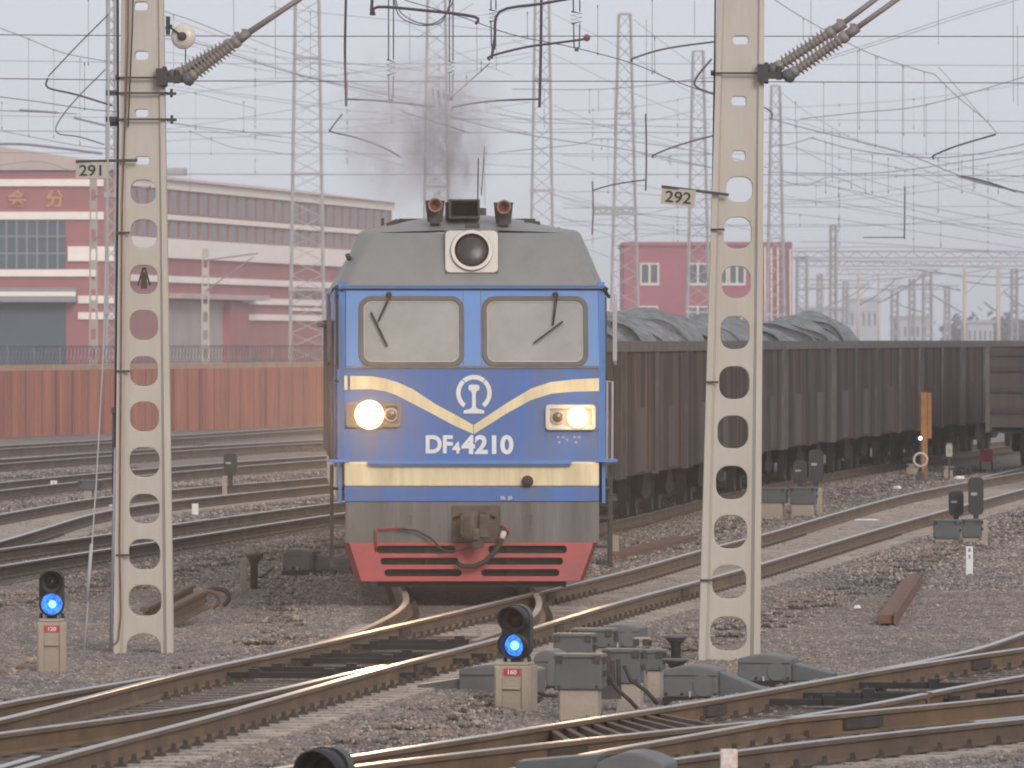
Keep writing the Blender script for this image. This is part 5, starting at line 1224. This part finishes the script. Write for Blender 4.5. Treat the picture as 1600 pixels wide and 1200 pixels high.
for i in range(6):
    x = W_ + (rx(1255) - W_) * (i + .5) / 6; y = 30 * (i + .5) / 6; MB().tube([(x + .1, y - .05, -.3), (x + .1, y - .05, rz(384))], .08, 5).build('downpipe', 'band_cream', red)
# hazy buildings and trees near the horizon
for i, (px, w_, yt, Z, lab) in enumerate(((1290, 70, 484, 1500, 'pale hazy block low on the horizon left of the far portal mast'), (1350, 44, 470, 1700, 'paler hazy block on the horizon behind the far portal mast'), (1425, 50, 498, 1500, 'low hazy shed on the horizon between two far masts'), (1532, 40, 505, 1400, 'low hazy shed on the horizon between the two concrete masts at right'))):
    k = F / Z; r_ = empty('far_building', ((px - 800) / k, Z, 0), lab, 'building'); w2_ = w_ / k / 2; h = HC - (yt - HY) / k
    MB().box(-w2_, w2_, 0, 20, -.4, h).build('wall', 'far_wall', r_); MB().box(-w2_ - .3, w2_ + .3, -.3, 20.3, h, h + .5).build('roof', 'galv_far', r_)
    for q in range(5): MB().box(-w2_ + (q + .25) * w2_ * .4, -w2_ + (q + .6) * w2_ * .4, -.05, 0, h * .55, h * .8).build('window', 'factory_glass', r_)
random.seed(11)
def crown(mb, c, r, n):
    for _ in range(n):
        p = c + Vector((random.gauss(0, .45), random.gauss(0, .45), random.gauss(0, .42))) * r; s = random.uniform(.25, .7)
        q = Vector((random.uniform(-1, 1), random.uniform(-1, 1), random.uniform(-1, 1))).normalized(); a = q.orthogonal().normalized() * s; b = q.cross(a)
        mb.add([p - a - b, p + a - b, p + a + b], [(0, 1, 2)])
mb = MB()
for i in range(46): 
    px = 1490 + i * 5 + random.uniform(-3, 3); Z = random.uniform(1500, 1600); k = F / Z; h = random.uniform(3.6, 7.0); crown(mb, Vector(((px - 800) / k, Z, h * .62)), h * .52, 80)
tag(mb.build('tree_belt', 'tree_far', fixn=False), 'far hazy belt of bare trees at the right horizon', 'trees', kind='stuff')

# ------------------------------------------------------------------ lattice masts
def lattice(label, Z, cpx, ytop, wt, wb, ybase=548, lean=0, steps=11, m='galv', arms=(), cat='lattice mast'):
    k = ppm(Z); zb = -.34; zt = HC - (ytop - HY) / k; r_ = empty('lattice_mast', ((cpx - 800) / k, Z, zb), label, cat); H = zt - zb; a0 = wb / k / 2; a1 = wt / k / 2
    dx = lean / k
    def cor(sx_, sy_, t): a = a0 + (a1 - a0) * t; return Vector((sx_ * a + dx * t, sy_ * a, H * t))
    leg = .06 * max(1, Z / 420.0)
    for sx_ in (-1, 1):
        for sy_ in (-1, 1): MB().bar(cor(sx_, sy_, 0), cor(sx_, sy_, 1), leg * 1.5, leg * 1.5).build('leg', m, r_)
    mb = MB(); 
    for i in range(steps):
        t0, t1 = i / steps, (i + 1) / steps
        for (c0, c1) in (((-1, -1), (1, -1)), ((1, -1), (1, 1)), ((1, 1), (-1, 1)), ((-1, 1), (-1, -1))):
            mb.bar(cor(*c0, t0), cor(*c1, (t0 + t1) / 2), .038 * max(1, Z / 450.0)); mb.bar(cor(*c1, (t0 + t1) / 2), cor(*c0, t1), .038 * max(1, Z / 450.0))
    for t in (.25, .5, .75, 1.0):
        for (c0, c1) in (((-1, -1), (1, -1)), ((1, 1), (-1, 1))): mb.bar(cor(*c0, t), cor(*c1, t), .10)
    mb.build('bracing', m, r_)
    mb = MB()
    for t in (.5, .25):
        for sx_ in (-1, 1): c = cor(sx_, -1, t); mb.box(c.x - .10, c.x + .10, c.y - .12, c.y - .02, c.z - .10, c.z + .10)
    mb.build('joint_plates', m, r_)
    return r_
lattice('wide tall lattice mast between the factory and the locomotive roof, top outside the photo', 470, 480, -90, 34, 56, steps=16)
lattice('lattice mast right behind the exhaust smoke, top outside the photo', 470, 682, -50, 26, 46, steps=14)
lattice('lattice mast just right of the smoke above the loco roof', 420, 847, -50, 20, 42, steps=14)
lattice('lattice mast with flat top left of board 292', 430, 976, 22, 18, 50, steps=13)
lattice('shorter lattice mast beside the left edge of mast 292', 520, 1091, 80, 16, 40, steps=12)
lattice('lattice mast just right of mast 292 upper half', 600, 1212, 134, 13, 32, steps=12)
lattice('thin lattice mast just left of mast 291', 348, 174, -60, 11, 16, steps=22)
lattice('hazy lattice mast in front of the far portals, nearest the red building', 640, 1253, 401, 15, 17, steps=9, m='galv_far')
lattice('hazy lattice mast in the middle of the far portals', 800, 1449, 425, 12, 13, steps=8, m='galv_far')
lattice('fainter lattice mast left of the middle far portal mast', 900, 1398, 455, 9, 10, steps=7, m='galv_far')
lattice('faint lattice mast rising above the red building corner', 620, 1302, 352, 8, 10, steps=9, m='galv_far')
def cmast(label, px, yt, Z, w, m='concrete', holes=True, wt=.75):
    k = ppm(Z); r_ = empty('concrete_mast', ((px - 800) / k, Z, -.35), label, 'concrete mast'); H = HC - (yt - HY) / k + .35; a = w / k / 2
    if holes:
        n = max(6, int(H / .75)); hs = [oval(0, H * (i + .7) / (n + .5), a * 1.0, H / n * .55) for i in range(n)]
        MB().panel([(-a, 0), (a, 0), (a * wt, H), (-a * wt, H)], hs, -.06, .06).build('shaft', m, r_)
    else: MB().lathe((0, 0, 0), (0, 0, 1), [(0, a), (H, a * wt)], 12).build('shaft', m, r_)
    mb = MB(); mb.bar((0, -.1, H * .93), (2.2, -.1, H * .97), .06); mb.bar((0, -.1, H * .75), (2.0, -.1, H * .95), .05); mb.build('cantilever', 'wire_far', r_)
    return r_
cmast('pale concrete mast standing before the factory front, left of mast 291', 146, 280, 352, 15)
cmast('pale concrete mast standing before the pale factory door, right of mast 291', 321, 388, 385, 14)
cmast('hazy pale concrete mast near the right edge, left one of two', 1507, 414, 700, 7, holes=False)
cmast('hazy pale concrete mast near the right edge, right one of two', 1560, 416, 640, 8, holes=False)
cmast('faint pale concrete mast behind the far portals', 1341, 425, 900, 5, holes=False)
cmast('faint pale concrete mast low behind the far portals', 1373, 430, 860, 4, holes=False)
# far portal beams
def truss(label, x0, x1, yt, yb, Z, sag=0):
    k = ppm(Z); r_ = empty('portal_beam', ((x0 - 800) / k, Z, HC - (yb - HY) / k), label, 'portal beam'); L = (x1 - x0) / k; H = (yb - yt) / k
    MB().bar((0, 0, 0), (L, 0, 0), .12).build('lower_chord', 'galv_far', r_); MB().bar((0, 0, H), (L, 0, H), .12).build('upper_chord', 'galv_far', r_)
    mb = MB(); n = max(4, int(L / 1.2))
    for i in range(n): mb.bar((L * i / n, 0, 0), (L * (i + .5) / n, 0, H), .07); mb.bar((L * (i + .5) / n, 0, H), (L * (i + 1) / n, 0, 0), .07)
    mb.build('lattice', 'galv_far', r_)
truss('nearest far portal beam, topmost in the haze at right', 1238, 1640, 393, 403, 640)
truss('second far portal beam just under the topmost one', 1245, 1640, 408, 416, 760)
truss('third far portal beam at mast top level', 1290, 1470, 421, 429, 880)
truss('low faint far portal beam left part', 1262, 1360, 444, 450, 980)
truss('low faint far portal beam right part', 1380, 1500, 446, 452, 1000)
truss('short truss between the lattice masts above the wagons', 925, 996, 325, 334, 358)

for i, (px, yt, Z, wt_) in enumerate(((1281, 428, 1000, 6), (1321, 440, 1050, 6), (1425, 436, 950, 7), (1480, 447, 1050, 6), (1585, 420, 820, 8))):
    lattice('faint far lattice mast, number %s from the left behind the portal beams' % ('one', 'two', 'three', 'four', 'five')[i], Z, px, yt, wt_, wt_ + 1, steps=7, m='galv_far')
# ------------------------------------------------------------------ overhead wires
AUTO = []
def wire(pts, Z, w=1.4, label='thin overhead wire crossing the sky', group='thin overhead wires across the yard sky', m=None, drops=None, name='overhead_wire', Z2=None, closed=False):
    """pts in photo pixels, laid out at depth Z (to Z2 at the other end); w: thickness in photo pixels"""
    n = len(pts); P3 = []
    for i, (a, b) in enumerate(pts):
        z = Z if Z2 is None else Z + (Z2 - Z) * i / (n - 1); P3.append(P(a, b, z))
    if n > 2:   # smooth
        Q = []
        for i in range(n - 1):
            p0 = P3[max(i - 1, 0)]; p1 = P3[i]; p2 = P3[i + 1]; p3 = P3[min(i + 2, n - 1)]
            for t in (0, .25, .5, .75): Q.append(.5 * ((2 * p1) + (p2 - p0) * t + (2 * p0 - 5 * p1 + 4 * p2 - p3) * t * t + (3 * p1 - p0 - 3 * p2 + p3) * t ** 3))
        P3 = Q + [P3[-1]]
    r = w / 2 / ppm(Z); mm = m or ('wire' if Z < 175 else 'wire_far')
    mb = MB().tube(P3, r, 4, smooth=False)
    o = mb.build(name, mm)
    tag(o, label, 'overhead wire' if name == 'overhead_wire' else name.replace('_', ' '), group)
    if label.startswith('thin overhead') or label.startswith('thin vertical'): AUTO.append((o, pts))
    if drops:
        for (x, y0, y1) in drops:
            d = MB().tube([P(x, y0, Z), P(x, y1, Z)], r * .5, 4, smooth=False)
            for yy in (y0, y1): c = P(x, yy, Z); s = 1.5 / ppm(Z); d.box(c.x - s * .6, c.x + s * .6, c.y - s * .4, c.y + s * .4, c.z - s * 1.6, c.z + s * 1.2)
            dd = d.build('dropper', mm, o)
    return o
GL = 'level span wires across the whole sky'
for y0, y1, w, Z, lb in ((54, 57, 1.5, 135, 'highest level span wire crossing behind both concrete masts'), (94, 103, .9, 300, 'faint second level span wire below the highest one'), (122, 130, 1.5, 135, 'dark level span wire at the height of the insulator clamps'),
                         (180, 190, .8, 300, 'faint level span wire at the height of the upper mast slots'), (204, 208, 1.2, 290, 'level span wire in the middle of the sky'), (238, 241, .8, 300, 'faint level span wire above board 291'), (268, 275, 1.3, 295, 'level span wire just above board 292'), (325, 322, .8, 380, 'faint low level span wire near the loco horns'), (352, 350, .7, 400, 'faintest low level span wire above the red building')):
    x0 = -60 if y0 < 300 else 880
    o = wire([(x0, y0), (400, (y0 + y1) / 2 + 1), (1000, (y0 + y1) / 2 + 1), (1660, y1)] if y0 < 300 else [(x0, y0), (1660, y1)], Z, w, lb, GL)
lines = [
 ([(-20, 36), (45, 61), (100, 83), (175, 97)], 200, 1.3, [(45, 61, 212), (84, 78, 214), (125, 92, 225)]),
 ([(-20, 149), (60, 159), (132, 170), (187, 175)], 170, 1.3, [(132, 100, 170), (138, 0, 100)]),
 ([(-20, 200), (45, 213), (125, 228), (187, 234)], 220, 1.1, [(3, 160, 200)]),
 ([(255, 17), (300, 32), (350, 52), (370, 60)], 180, 1.3, [(271, 25, 130), (290, 70, 100)]),
 ([(300, 65), (400, 97), (485, 122), (610, 150), (717, 186), (800, 206), (882, 220), (975, 233), (1112, 262)], 180, 1.3, [(485, 20, 122), (612, 150, 190)]),
 ([(258, 190), (312, 198), (400, 208), (440, 214)], 190, 1.1, [(381, 160, 204)]),
 ([(297, 205), (362, 230), (400, 234), (470, 244)], 230, .9, [(297, 205, 320), (330, 215, 240)]),
 ([(270, 140), (306, 146), (377, 164), (400, 170)], 240, .8, [(306, 146, 200)]),
 ([(632, 0), (720, 26), (800, 54), (900, 75), (988, 99), (1050, 125), (1112, 147)], 150, 1.5, [(824, 20, 56), (934, 10, 84), (1019, 0, 114), (1023, 60, 112)]),
 ([(1200, 184), (1245, 197), (1337, 220), (1410, 239), (1455, 256), (1502, 275), (1585, 298), (1640, 312)], 200, 1.5, [(1243, 160, 198), (1287, 130, 206), (1340, 80, 220), (1368, 90, 228), (1410, 104, 240)]),
 ([(1205, -4), (1257, 29), (1345, 77), (1412, 102), (1460, 116)], 190, 1.4, [(1255, 30, 60), (1343, 78, 200), (1371, 90, 205), (1412, 103, 210), (1444, 113, 212)]),
 ([(1460, 116), (1497, 152), (1537, 185), (1557, 207)], 190, 1.3, [(1478, 135, 258), (1498, 153, 265), (1521, 173, 270)]),
 ([(1466, 104), (1500, 142), (1538, 186)], 190, 1.0, None),
 ([(1267, 215), (1337, 234), (1437, 246), (1525, 241), (1640, 216)], 230, 1.5, [(1290, 222, 300), (1330, 236, 292), (1363, 243, 300), (1388, 248, 300), (1466, 248, 330)]),
 ([(1200, 269), (1350, 271), (1450, 261), (1600, 237), (1640, 230)], 240, 1.3, [(1352, 272, 300), (1414, 267, 300), (1503, 252, 300)]),
 ([(1250, 186), (1340, 176), (1447, 164), (1600, 120), (1640, 106)], 230, 1.4, [(1447, 164, 240)]),
 ([(1290, 90), (1400, 55), (1500, 22), (1600, -8)], 240, .9, None), ([(1290, 94), (1400, 60), (1500, 27), (1610, -6)], 240, .9, None),
 ([(800, 139), (920, 140), (1007, 134), (1082, 124), (1117, 121)], 260, 1.2, [(921, 140, 175), (960, 138, 210)]),
 ([(800, 62), (845, 80), (880, 92), (1000, 150), (1110, 195)], 320, .7, None), ([(860, 20), (960, 70), (1050, 128), (1110, 160)], 340, .7, None),
 ([(990, 30), (1030, 62), (1080, 98)], 350, .8, None), ([(700, 135), (800, 175), (960, 200), (1110, 235)], 330, .7, [(760, 160, 240)]),
 ([(780, 178), (818, 186), (860, 192), (1110, 200)], 330, 1.0, None), ([(780, 238), (900, 226), (950, 217), (1110, 240), (1200, 262)], 300, 1.2, [(940, 218, 232), (950, 218, 300)]),
 ([(880, 243), (975, 245), (1110, 242)], 340, .8, [(1045, 245, 252)]), ([(1000, 240), (1050, 252), (1112, 262)], 300, 1.0, [(1048, 244, 256)]),
 ([(1210, 135), (1260, 175), (1330, 215), (1400, 245), (1500, 290), (1600, 330)], 360, .7, None), ([(1215, 280), (1260, 290), (1300, 276), (1353, 297)], 300, 1.1, None),
 ([(1200, 229), (1235, 225), (1272, 214)], 250, 1.3, None), ([(1240, 228), (1330, 272), (1420, 300)], 340, .8, None), ([(1330, 245), (1400, 262), (1480, 290), (1600, 326)], 360, .8, [(1400, 262, 276)]),
 ([(1200, 330), (1300, 341), (1420, 360), (1600, 388)], 420, .8, [(1250, 336, 352), (1310, 342, 360), (1470, 366, 384)]), ([(1200, 310), (1330, 320), (1480, 350), (1600, 372)], 400, .9, [(1470, 347, 380)]),
 ([(1200, 292), (1290, 290), (1420, 318), (1600, 352)], 380, 1.0, [(1275, 290, 318), (1310, 294, 306)]), ([(1495, 275), (1540, 288), (1600, 300)], 210, 2.2, [(1523, 282, 292), (1560, 292, 300)]),
 ([(1250, 378), (1360, 380), (1600, 398)], 600, .9, None), ([(1240, 388), (1400, 386), (1600, 394)], 640, .9, None),
 ([(885, 300), (960, 300), (1112, 312)], 330, .8, [(925, 285, 365)]), ([(870, 340), (950, 352), (1112, 370)], 380, .7, None), ([(1000, 370), (1100, 356), (1220, 352)], 380, .7, [(1052, 355, 378)]),
 ([(880, 318), (960, 330), (1100, 345), (1220, 370)], 400, .7, None), ([(900, 378), (1000, 365), (1130, 372)], 430, .7, None),
 ([(-20, 262), (60, 252), (120, 270), (180, 282)], 330, .8, None), ([(-20, 172), (60, 175), (120, 178)], 300, 1.6, None), ([(30, 172), (90, 176)], 300, 3.5, None), ([(115, 184), (165, 196)], 300, 3.2, None),
 ([(-20, 226), (30, 225), (90, 231), (160, 240)], 400, 4.0, None), ([(260, 112), (330, 140), (400, 150), (520, 165)], 320, .7, None), ([(260, 60), (330, 72), (480, 96), (650, 130)], 330, .7, None),
 ([(390, 60), (450, 82), (520, 96), (660, 110)], 260, 1.0, None), ([(420, 10), (520, 22), (600, 30), (780, 48)], 300, .8, None), ([(390, 210), (460, 216), (560, 240), (640, 262)], 330, .7, None),
 ([(620, 30), (680, 60), (730, 90), (800, 118)], 340, .7, None), ([(700, 30), (780, 20), (840, 8), (900, -4)], 300, .7, None), ([(650, 60), (700, 30), (740, 5)], 300, .9, None),
]
for i, (pts, Z, w, dr) in enumerate(lines): wire(pts, Z, w, 'thin overhead line wire sagging through the yard sky', 'thin overhead wires across the yard sky', drops=dr)
# long faint droppers hanging singly
for x, y0, y1, Z in ((430, 0, 122, 200), (757, 230, 320, 280), (745, 40, 115, 220), (1267, 0, 70, 220), (1466, 0, 70, 240), (1590, 40, 165, 210), (1583, 0, 160, 230), (1220, 160, 200, 240), (1245, 190, 290, 260), (365, 0, 55, 180), (775, 60, 110, 200), (1085, 0, 60, 250), (895, 0, 20, 220),
                 (1010, 30, 180, 280), (850, 140, 200, 300), (935, 140, 175, 300), (640, 20, 100, 300), (1110, 280, 330, 330), (1413, 290, 370, 260), (1520, 240, 300, 300), (1300, 200, 285, 320)):
    wire([(x, y0), (x + .5, y1)], Z, .9, 'thin vertical hanger wire dropping through the sky', 'thin vertical hanger wires')
# dark arms, droppers and insulators hung over the tracks
def arm(pts, Z, w, label, name='registration_arm', knob=None, m='arm_dark'):
    o = wire(pts, Z, w, label, 'dark arms and drop tubes over the tracks', m=m, name=name)
    return o
arm([(541, -20), (539, 80), (541, 166)], 135, 4.0, 'long dark vertical drop tube left of the smoke, near the top edge', 'drop_tube')
arm([(846, -20), (845, 80), (843, 168)], 135, 4.6, 'long dark vertical drop tube right of the smoke', 'drop_tube')
arm([(1009, 178), (1010, 240), (1009, 298)], 190, 2.6, 'short dark vertical drop tube left of mast 292', 'drop_tube')
arm([(926, 284), (927, 330), (925, 366)], 220, 2.0, 'small vertical drop tube above the loco roof edge at right', 'drop_tube')
arm([(1414, 292), (1413, 374)], 250, 2.2, 'thin vertical drop tube above the wagons at right', 'drop_tube')
arm([(757, 229), (755, 262), (752, 305)], 230, 2.0, 'thin vertical drop tube above the loco horns', 'drop_tube')
arm([(582, -10), (580, 24)], 128, 5.0, 'stubby dark tube at the top edge left of the horizontal arm')
arm([(585, 24), (590, 11), (660, 16), (741, 26), (743, 38)], 128, 4.6, 'thick dark nearly level arm at the top edge left of centre')
arm([(768, 92), (773, 60), (781, 18), (845, 6), (900, -4)], 128, 4.4, 'thick dark arm rising to the top edge right of centre')
arm([(766, 94), (766, 88), (820, 74), (870, 67), (915, 61)], 128, 3.6, 'dark curved arm ending in a reddish knob')
arm([(706, 172), (711, 167), (750, 160), (800, 156), (845, 155)], 150, 2.8, 'dark arm joining the smoke to the right drop tube')
arm([(543, 155), (600, 158), (680, 167)], 150, 3.0, 'dark arm reaching from the left drop tube into the smoke')
arm([(535, 178), (518, 200), (518, 206), (560, 216), (600, 231), (625, 245)], 170, 2.4, 'grey arm curving below the left drop tube')
arm([(625, 170), (640, 178), (735, 208)], 170, 1.6, 'faint arm inside the smoke')
arm([(988, 96), (990, 91), (1040, 76), (1118, 65)], 170, 2.8, 'dark arm bent upward into the left side of mast 292')
arm([(1021, 247), (1022, 242), (1060, 227), (1114, 212)], 180, 2.4, 'dark arm under the upper slots of mast 292')
arm([(925, 298), (960, 288), (1009, 281)], 200, 2.2, 'arm between the two small drop tubes')
arm([(1112, 92), (1088, 122), (1088, 136), (1116, 147)], 170, 3.0, 'dark hooked arm at the left side of mast 292')
arm([(75, 122), (75, 137), (120, 148), (175, 165)], 175, 3.0, 'dark bent arm left of mast 291')
arm([(172, 20), (120, 72), (75, 120)], 175, 2.0, 'slanting arm tube rising toward mast 291 top', 'arm_tube')
arm([(165, 108), (110, 165), (87, 205), (125, 214), (163, 226)], 200, 1.8, 'thinner bent arm below the dark one left of mast 291')
arm([(1460, 248), (1459, 243), (1495, 228), (1556, 210)], 190, 2.8, 'dark bent arm in the sky at the right')
arm([(1350, 372), (1355, 371), (1412, 371)], 250, 1.6, 'small level arm below the thin drop tube at right')
arm([(1502, 275), (1545, 285), (1588, 300)], 200, 2.6, 'slanting dark arm at the right edge of the sky')
arm([(1187, 164), (1205, 175), (1206, 186)], 170, 2.2, 'little hooked arm at the right side of mast 292')
def zig(x, y0, y1, Z, w, label, top):
    mb = MB(); n = 6; r = 1.1 / ppm(Z)
    for dx in (-w * .35, w * .35): mb.tube([P(x + dx, top, Z), P(x + dx, y0, Z)], r * .9, 4); mb.tube([P(x + dx, y1, Z), P(x + dx * .8, y1 + 38, Z)], r * .9, 4)
    mb.tube([P(x + (w * .6 if i % 2 else -w * .6), y0 + (y1 - y0) * i / n, Z) for i in range(n + 1)], r * 1.3, 5)
    c = P(x, y1 + 40, Z); mb.box(c.x - r * 3, c.x + r * 3, c.y - .02, c.y + .02, c.z - r * 3, c.z + r * 3)
    tag(mb.build('spring_hanger', 'arm_dark'), label, 'wire hanger', 'coiled hangers on the overhead line')
zig(611, 93, 118, 140, 11, 'coiled double hanger over the left part of the smoke', -10)
zig(705, 95, 114, 140, 8, 'coiled hanger above the smoke centre', -10)
zig(771, 15, 34, 130, 11, 'coiled hanger at the base of the rising arm', -10)
zig(901, 18, 37, 130, 14, 'coiled hanger crossing the curved arm, near the reddish knob', -10)
for pts, lab in (([(617, -6), (625, 18), (645, 32), (668, 38), (690, 30), (705, 8), (710, -6)], 'upper slack jumper loop at the top edge'), ([(615, -6), (622, 22), (640, 35), (665, 40), (690, 34), (700, 14), (706, -6)], 'lower slack jumper loop at the top edge')):
    wire(pts, 140, 1.8, lab, None, m='wire', name='jumper_wire')
tag(MB().lathe(P(917, 59, 128) + Vector((0, .05, 0)), P(917, 59, 127), [(0, .03), (.03, .05), (.07, .05), (.10, .02)], 14).build('end_insulator', 'rust'), 'reddish brown insulator knob at the end of the curved arm', 'insulator')
wire([(706, 152), (766, 98)], 140, 1.6, 'straight slanting wire from the smoke to the curved arm', None, m='wire', drops=[(729, 120, 131), (752, 97, 110)])
for i, x in enumerate((676, 684, 693, 699)):
    c = P(x, 138 + i * 3, 230); tag(MB().tube([c, c + Vector((.02, 0, -.18))], .022, 5).build('line_clamp', 'arm_dark'), ('leftmost', 'second', 'third', 'rightmost')[i] + ' of four small dark clamps hanging in a row inside the smoke', 'line clamp', 'row of small clamps in the smoke')
for pts, Z, w in (([(1290, 480), (1330, 462), (1358, 440)], 900, 1.6), ([(1343, 476), (1372, 460), (1400, 436)], 880, 2.2), ([(1371, 474), (1405, 456), (1440, 432)], 850, 2.4), ([(1395, 470), (1418, 481), (1443, 488)], 850, 1.6), ([(1455, 460), (1480, 475), (1503, 488)], 720, 2.0),
                  ([(1538, 472), (1550, 482), (1558, 485)], 660, 2.6), ([(1568, 455), (1585, 470), (1604, 482)], 660, 2.0), ([(1262, 452), (1340, 450), (1398, 454)], 900, 1.6), ([(1400, 450), (1450, 444), (1500, 454)], 850, 2.2), ([(1420, 420), (1500, 430), (1640, 436)], 760, 1.6), ([(1250, 436), (1350, 438), (1450, 430)], 800, 1.4), ([(1510, 440), (1560, 446), (1640, 440)], 700, 1.8), ([(1460, 424), (1507, 434)], 720, 1.5), ([(1240, 405), (1420, 412), (1640, 424)], 700, 1.0)):
    wire(pts, Z, w, 'thin overhead far arm in the haze', 'thin overhead wires across the yard sky')
random.seed(77)
for i in range(30):
    side_ = i % 3; x0, x1 = ((1195, 1660), (860, 1125), (255, 830))[side_]; Z = random.uniform(420, 620)
    ya = random.uniform(150, 370) if side_ != 2 else random.uniform(20, 250); slope_ = random.choice((1, 1, -.6)) * random.uniform(.10, .34); n = 4
    pts = [(x0 + (x1 - x0) * q / n, ya + slope_ * (x1 - x0) * q / n + 10 * math.sin(math.pi * q / n)) for q in range(n + 1)]
    pts = [p_ for p_ in pts if p_[1] < 430]
    if len(pts) < 3: continue
    dr = [(p_[0], p_[1], p_[1] + random.uniform(14, 60)) for p_ in pts[1:-1] if p_[1] < 380]
    wire(pts, Z, .75, 'thin overhead web wire', 'thin overhead wires across the yard sky', drops=dr)
# white disc insulator beside mast 291
r_ = empty('disc_insulator', P(286, 57, 110), 'pale round disc insulator hanging right of mast 291', 'insulator', R(-12))
MB().lathe((0, .04, 0), (0, -1, 0), [(0, .04), (.01, .13), (.03, .152), (.05, .145), (.075, .08), (.08, .06)], 26).build('disc', 'porcelain_white', r_)
MB().lathe((0, -.03, 0), (0, -1, 0), [(0, .055), (.05, .05), (.06, .03)], 14).bar((0, -.06, 0), (-.18, -.02, .13), .022).box(-.20, -.16, -.05, .01, .02, .24).bar((-.21, -.02, .10), (-.13, -.02, .13), .03).build('cap', 'dark_metal', r_)
MB().tube([(.03, 0, -.14), (.03, 0, -.30)], .008, 5).build('pin', 'dark_metal', r_)

# ------------------------------------------------------------------ exhaust smoke and the haze of the air
def volume_mat(name, dens, col, noise=False, R_=1.0, aniso=0.0):
    m = bpy.data.materials.new(name); m.use_nodes = True; t = m.node_tree; t.nodes.clear()
    o = t.nodes.new('ShaderNodeOutputMaterial'); v = t.nodes.new('ShaderNodeVolumePrincipled'); v.inputs['Color'].default_value = (*col, 1); v.inputs['Density'].default_value = dens; v.inputs['Anisotropy'].default_value = aniso
    t.links.new(v.outputs[0], o.inputs['Volume'])
    if noise:
        tc = t.nodes.new('ShaderNodeTexCoord'); n = t.nodes.new('ShaderNodeTexNoise'); n.inputs['Scale'].default_value = 2.2; n.inputs['Detail'].default_value = 7; n.inputs['Roughness'].default_value = .62; n.inputs['Distortion'].default_value = 1.6
        mp = t.nodes.new('ShaderNodeMapping'); mp.inputs['Scale'].default_value = (1, 1, .6); t.links.new(tc.outputs['Object'], mp.inputs[0]); t.links.new(mp.outputs[0], n.inputs['Vector'])
        gr = t.nodes.new('ShaderNodeVectorMath'); gr.operation = 'LENGTH'; t.links.new(tc.outputs['Object'], gr.inputs[0])
        a = t.nodes.new('ShaderNodeMapRange'); a.inputs[1].default_value = 0.10; a.inputs[2].default_value = .95; a.inputs[3].default_value = 1; a.inputs[4].default_value = 0; t.links.new(gr.outputs['Value'], a.inputs[0])
        b = t.nodes.new('ShaderNodeMapRange'); b.inputs[1].default_value = .43; b.inputs[2].default_value = .66; b.inputs[3].default_value = 0; b.inputs[4].default_value = 1; t.links.new(n.outputs['Fac'], b.inputs[0])
        x = t.nodes.new('ShaderNodeMath'); x.operation = 'MULTIPLY'; t.links.new(a.outputs[0], x.inputs[0]); t.links.new(b.outputs[0], x.inputs[1])
        y_ = t.nodes.new('ShaderNodeMath'); y_.operation = 'MULTIPLY'; y_.inputs[1].default_value = dens; t.links.new(x.outputs[0], y_.inputs[0]); t.links.new(y_.outputs[0], v.inputs['Density'])
    MATS[name] = m; return m
volume_mat('smoke_dark', 4.4, (.42, .40, .41), True); volume_mat('smoke_pale', 3.0, (.74, .72, .72), True)
def smoke(px, py, wx, wz, Z, m, label, rot=0):
    bm = bmesh.new(); bmesh.ops.create_icosphere(bm, subdivisions=3, radius=1); me = bpy.data.meshes.new('smoke'); bm.to_mesh(me); bm.free(); me.materials.append(MATS[m])
    o = bpy.data.objects.new('exhaust_smoke', me); COL.objects.link(o); o.location = P(px, py, Z); k = ppm(Z); o.scale = (wx / k, wx / k, wz / k); o.rotation_euler = (0, R(rot), 0); tag(o, label, 'smoke', kind='stuff')
smoke(694, 232, 82, 135, 119, 'smoke_dark', 'dark grey exhaust smoke rising above the locomotive roof', -6)
smoke(648, 195, 165, 165, 122, 'smoke_pale', 'thin pale exhaust smoke spreading around the dark plume', 8)
volume_mat('haze_air', .00040, (.99, .99, 1.0), aniso=.8)
hz = MB().box(-900, 900, -30, 3000, -1.4, 27.5).build('haze', 'haze_air'); tag(hz, kind='stuff')

# a label of its own for every thin wire, from where it runs
def region(x, y):
    h = 'top' if y < 15 else ('upper' if y < 130 else ('middle' if y < 260 else ('lower' if y < 400 else 'hazy')))
    r = 'sky at left edge' if x < 190 else ('sky beside mast 291' if x < 440 else ('sky above locomotive' if x < 780 else ('sky before mast 292' if x < 1120 else ('sky past mast 292' if x < 1330 else 'sky at right edge'))))
    return h + ' ' + r
groups = {}
for o, pts in AUTO:
    a, b = pts[0], pts[-1]; ra, rb = region(*a), region(*b)
    v = abs(a[0] - b[0]) < 5
    key = ('vertical hanger wire in ' + region(a[0], (a[1] + b[1]) / 2)) if v else ('thin wire in ' + ra if ra == rb else 'wire, ' + ra + ' to ' + rb)
    groups.setdefault(key, []).append((a[0] if v else a[1], o))
num = ['first', 'second', 'third', 'fourth', 'fifth', 'sixth', 'seventh', 'eighth', 'ninth', 'tenth', 'eleventh', 'twelfth', 'thirteenth', 'fourteenth', 'fifteenth', 'sixteenth', 'seventeenth', 'eighteenth', 'nineteenth', 'twentieth']
for k_, l in groups.items():
    l.sort(key=lambda q: q[0]); v = k_.startswith('vertical')
    for i, (_, o) in enumerate(l): o['label'] = k_ + ('' if len(l) == 1 else (', ' + num[i] + (' from left' if v else ' from top')))
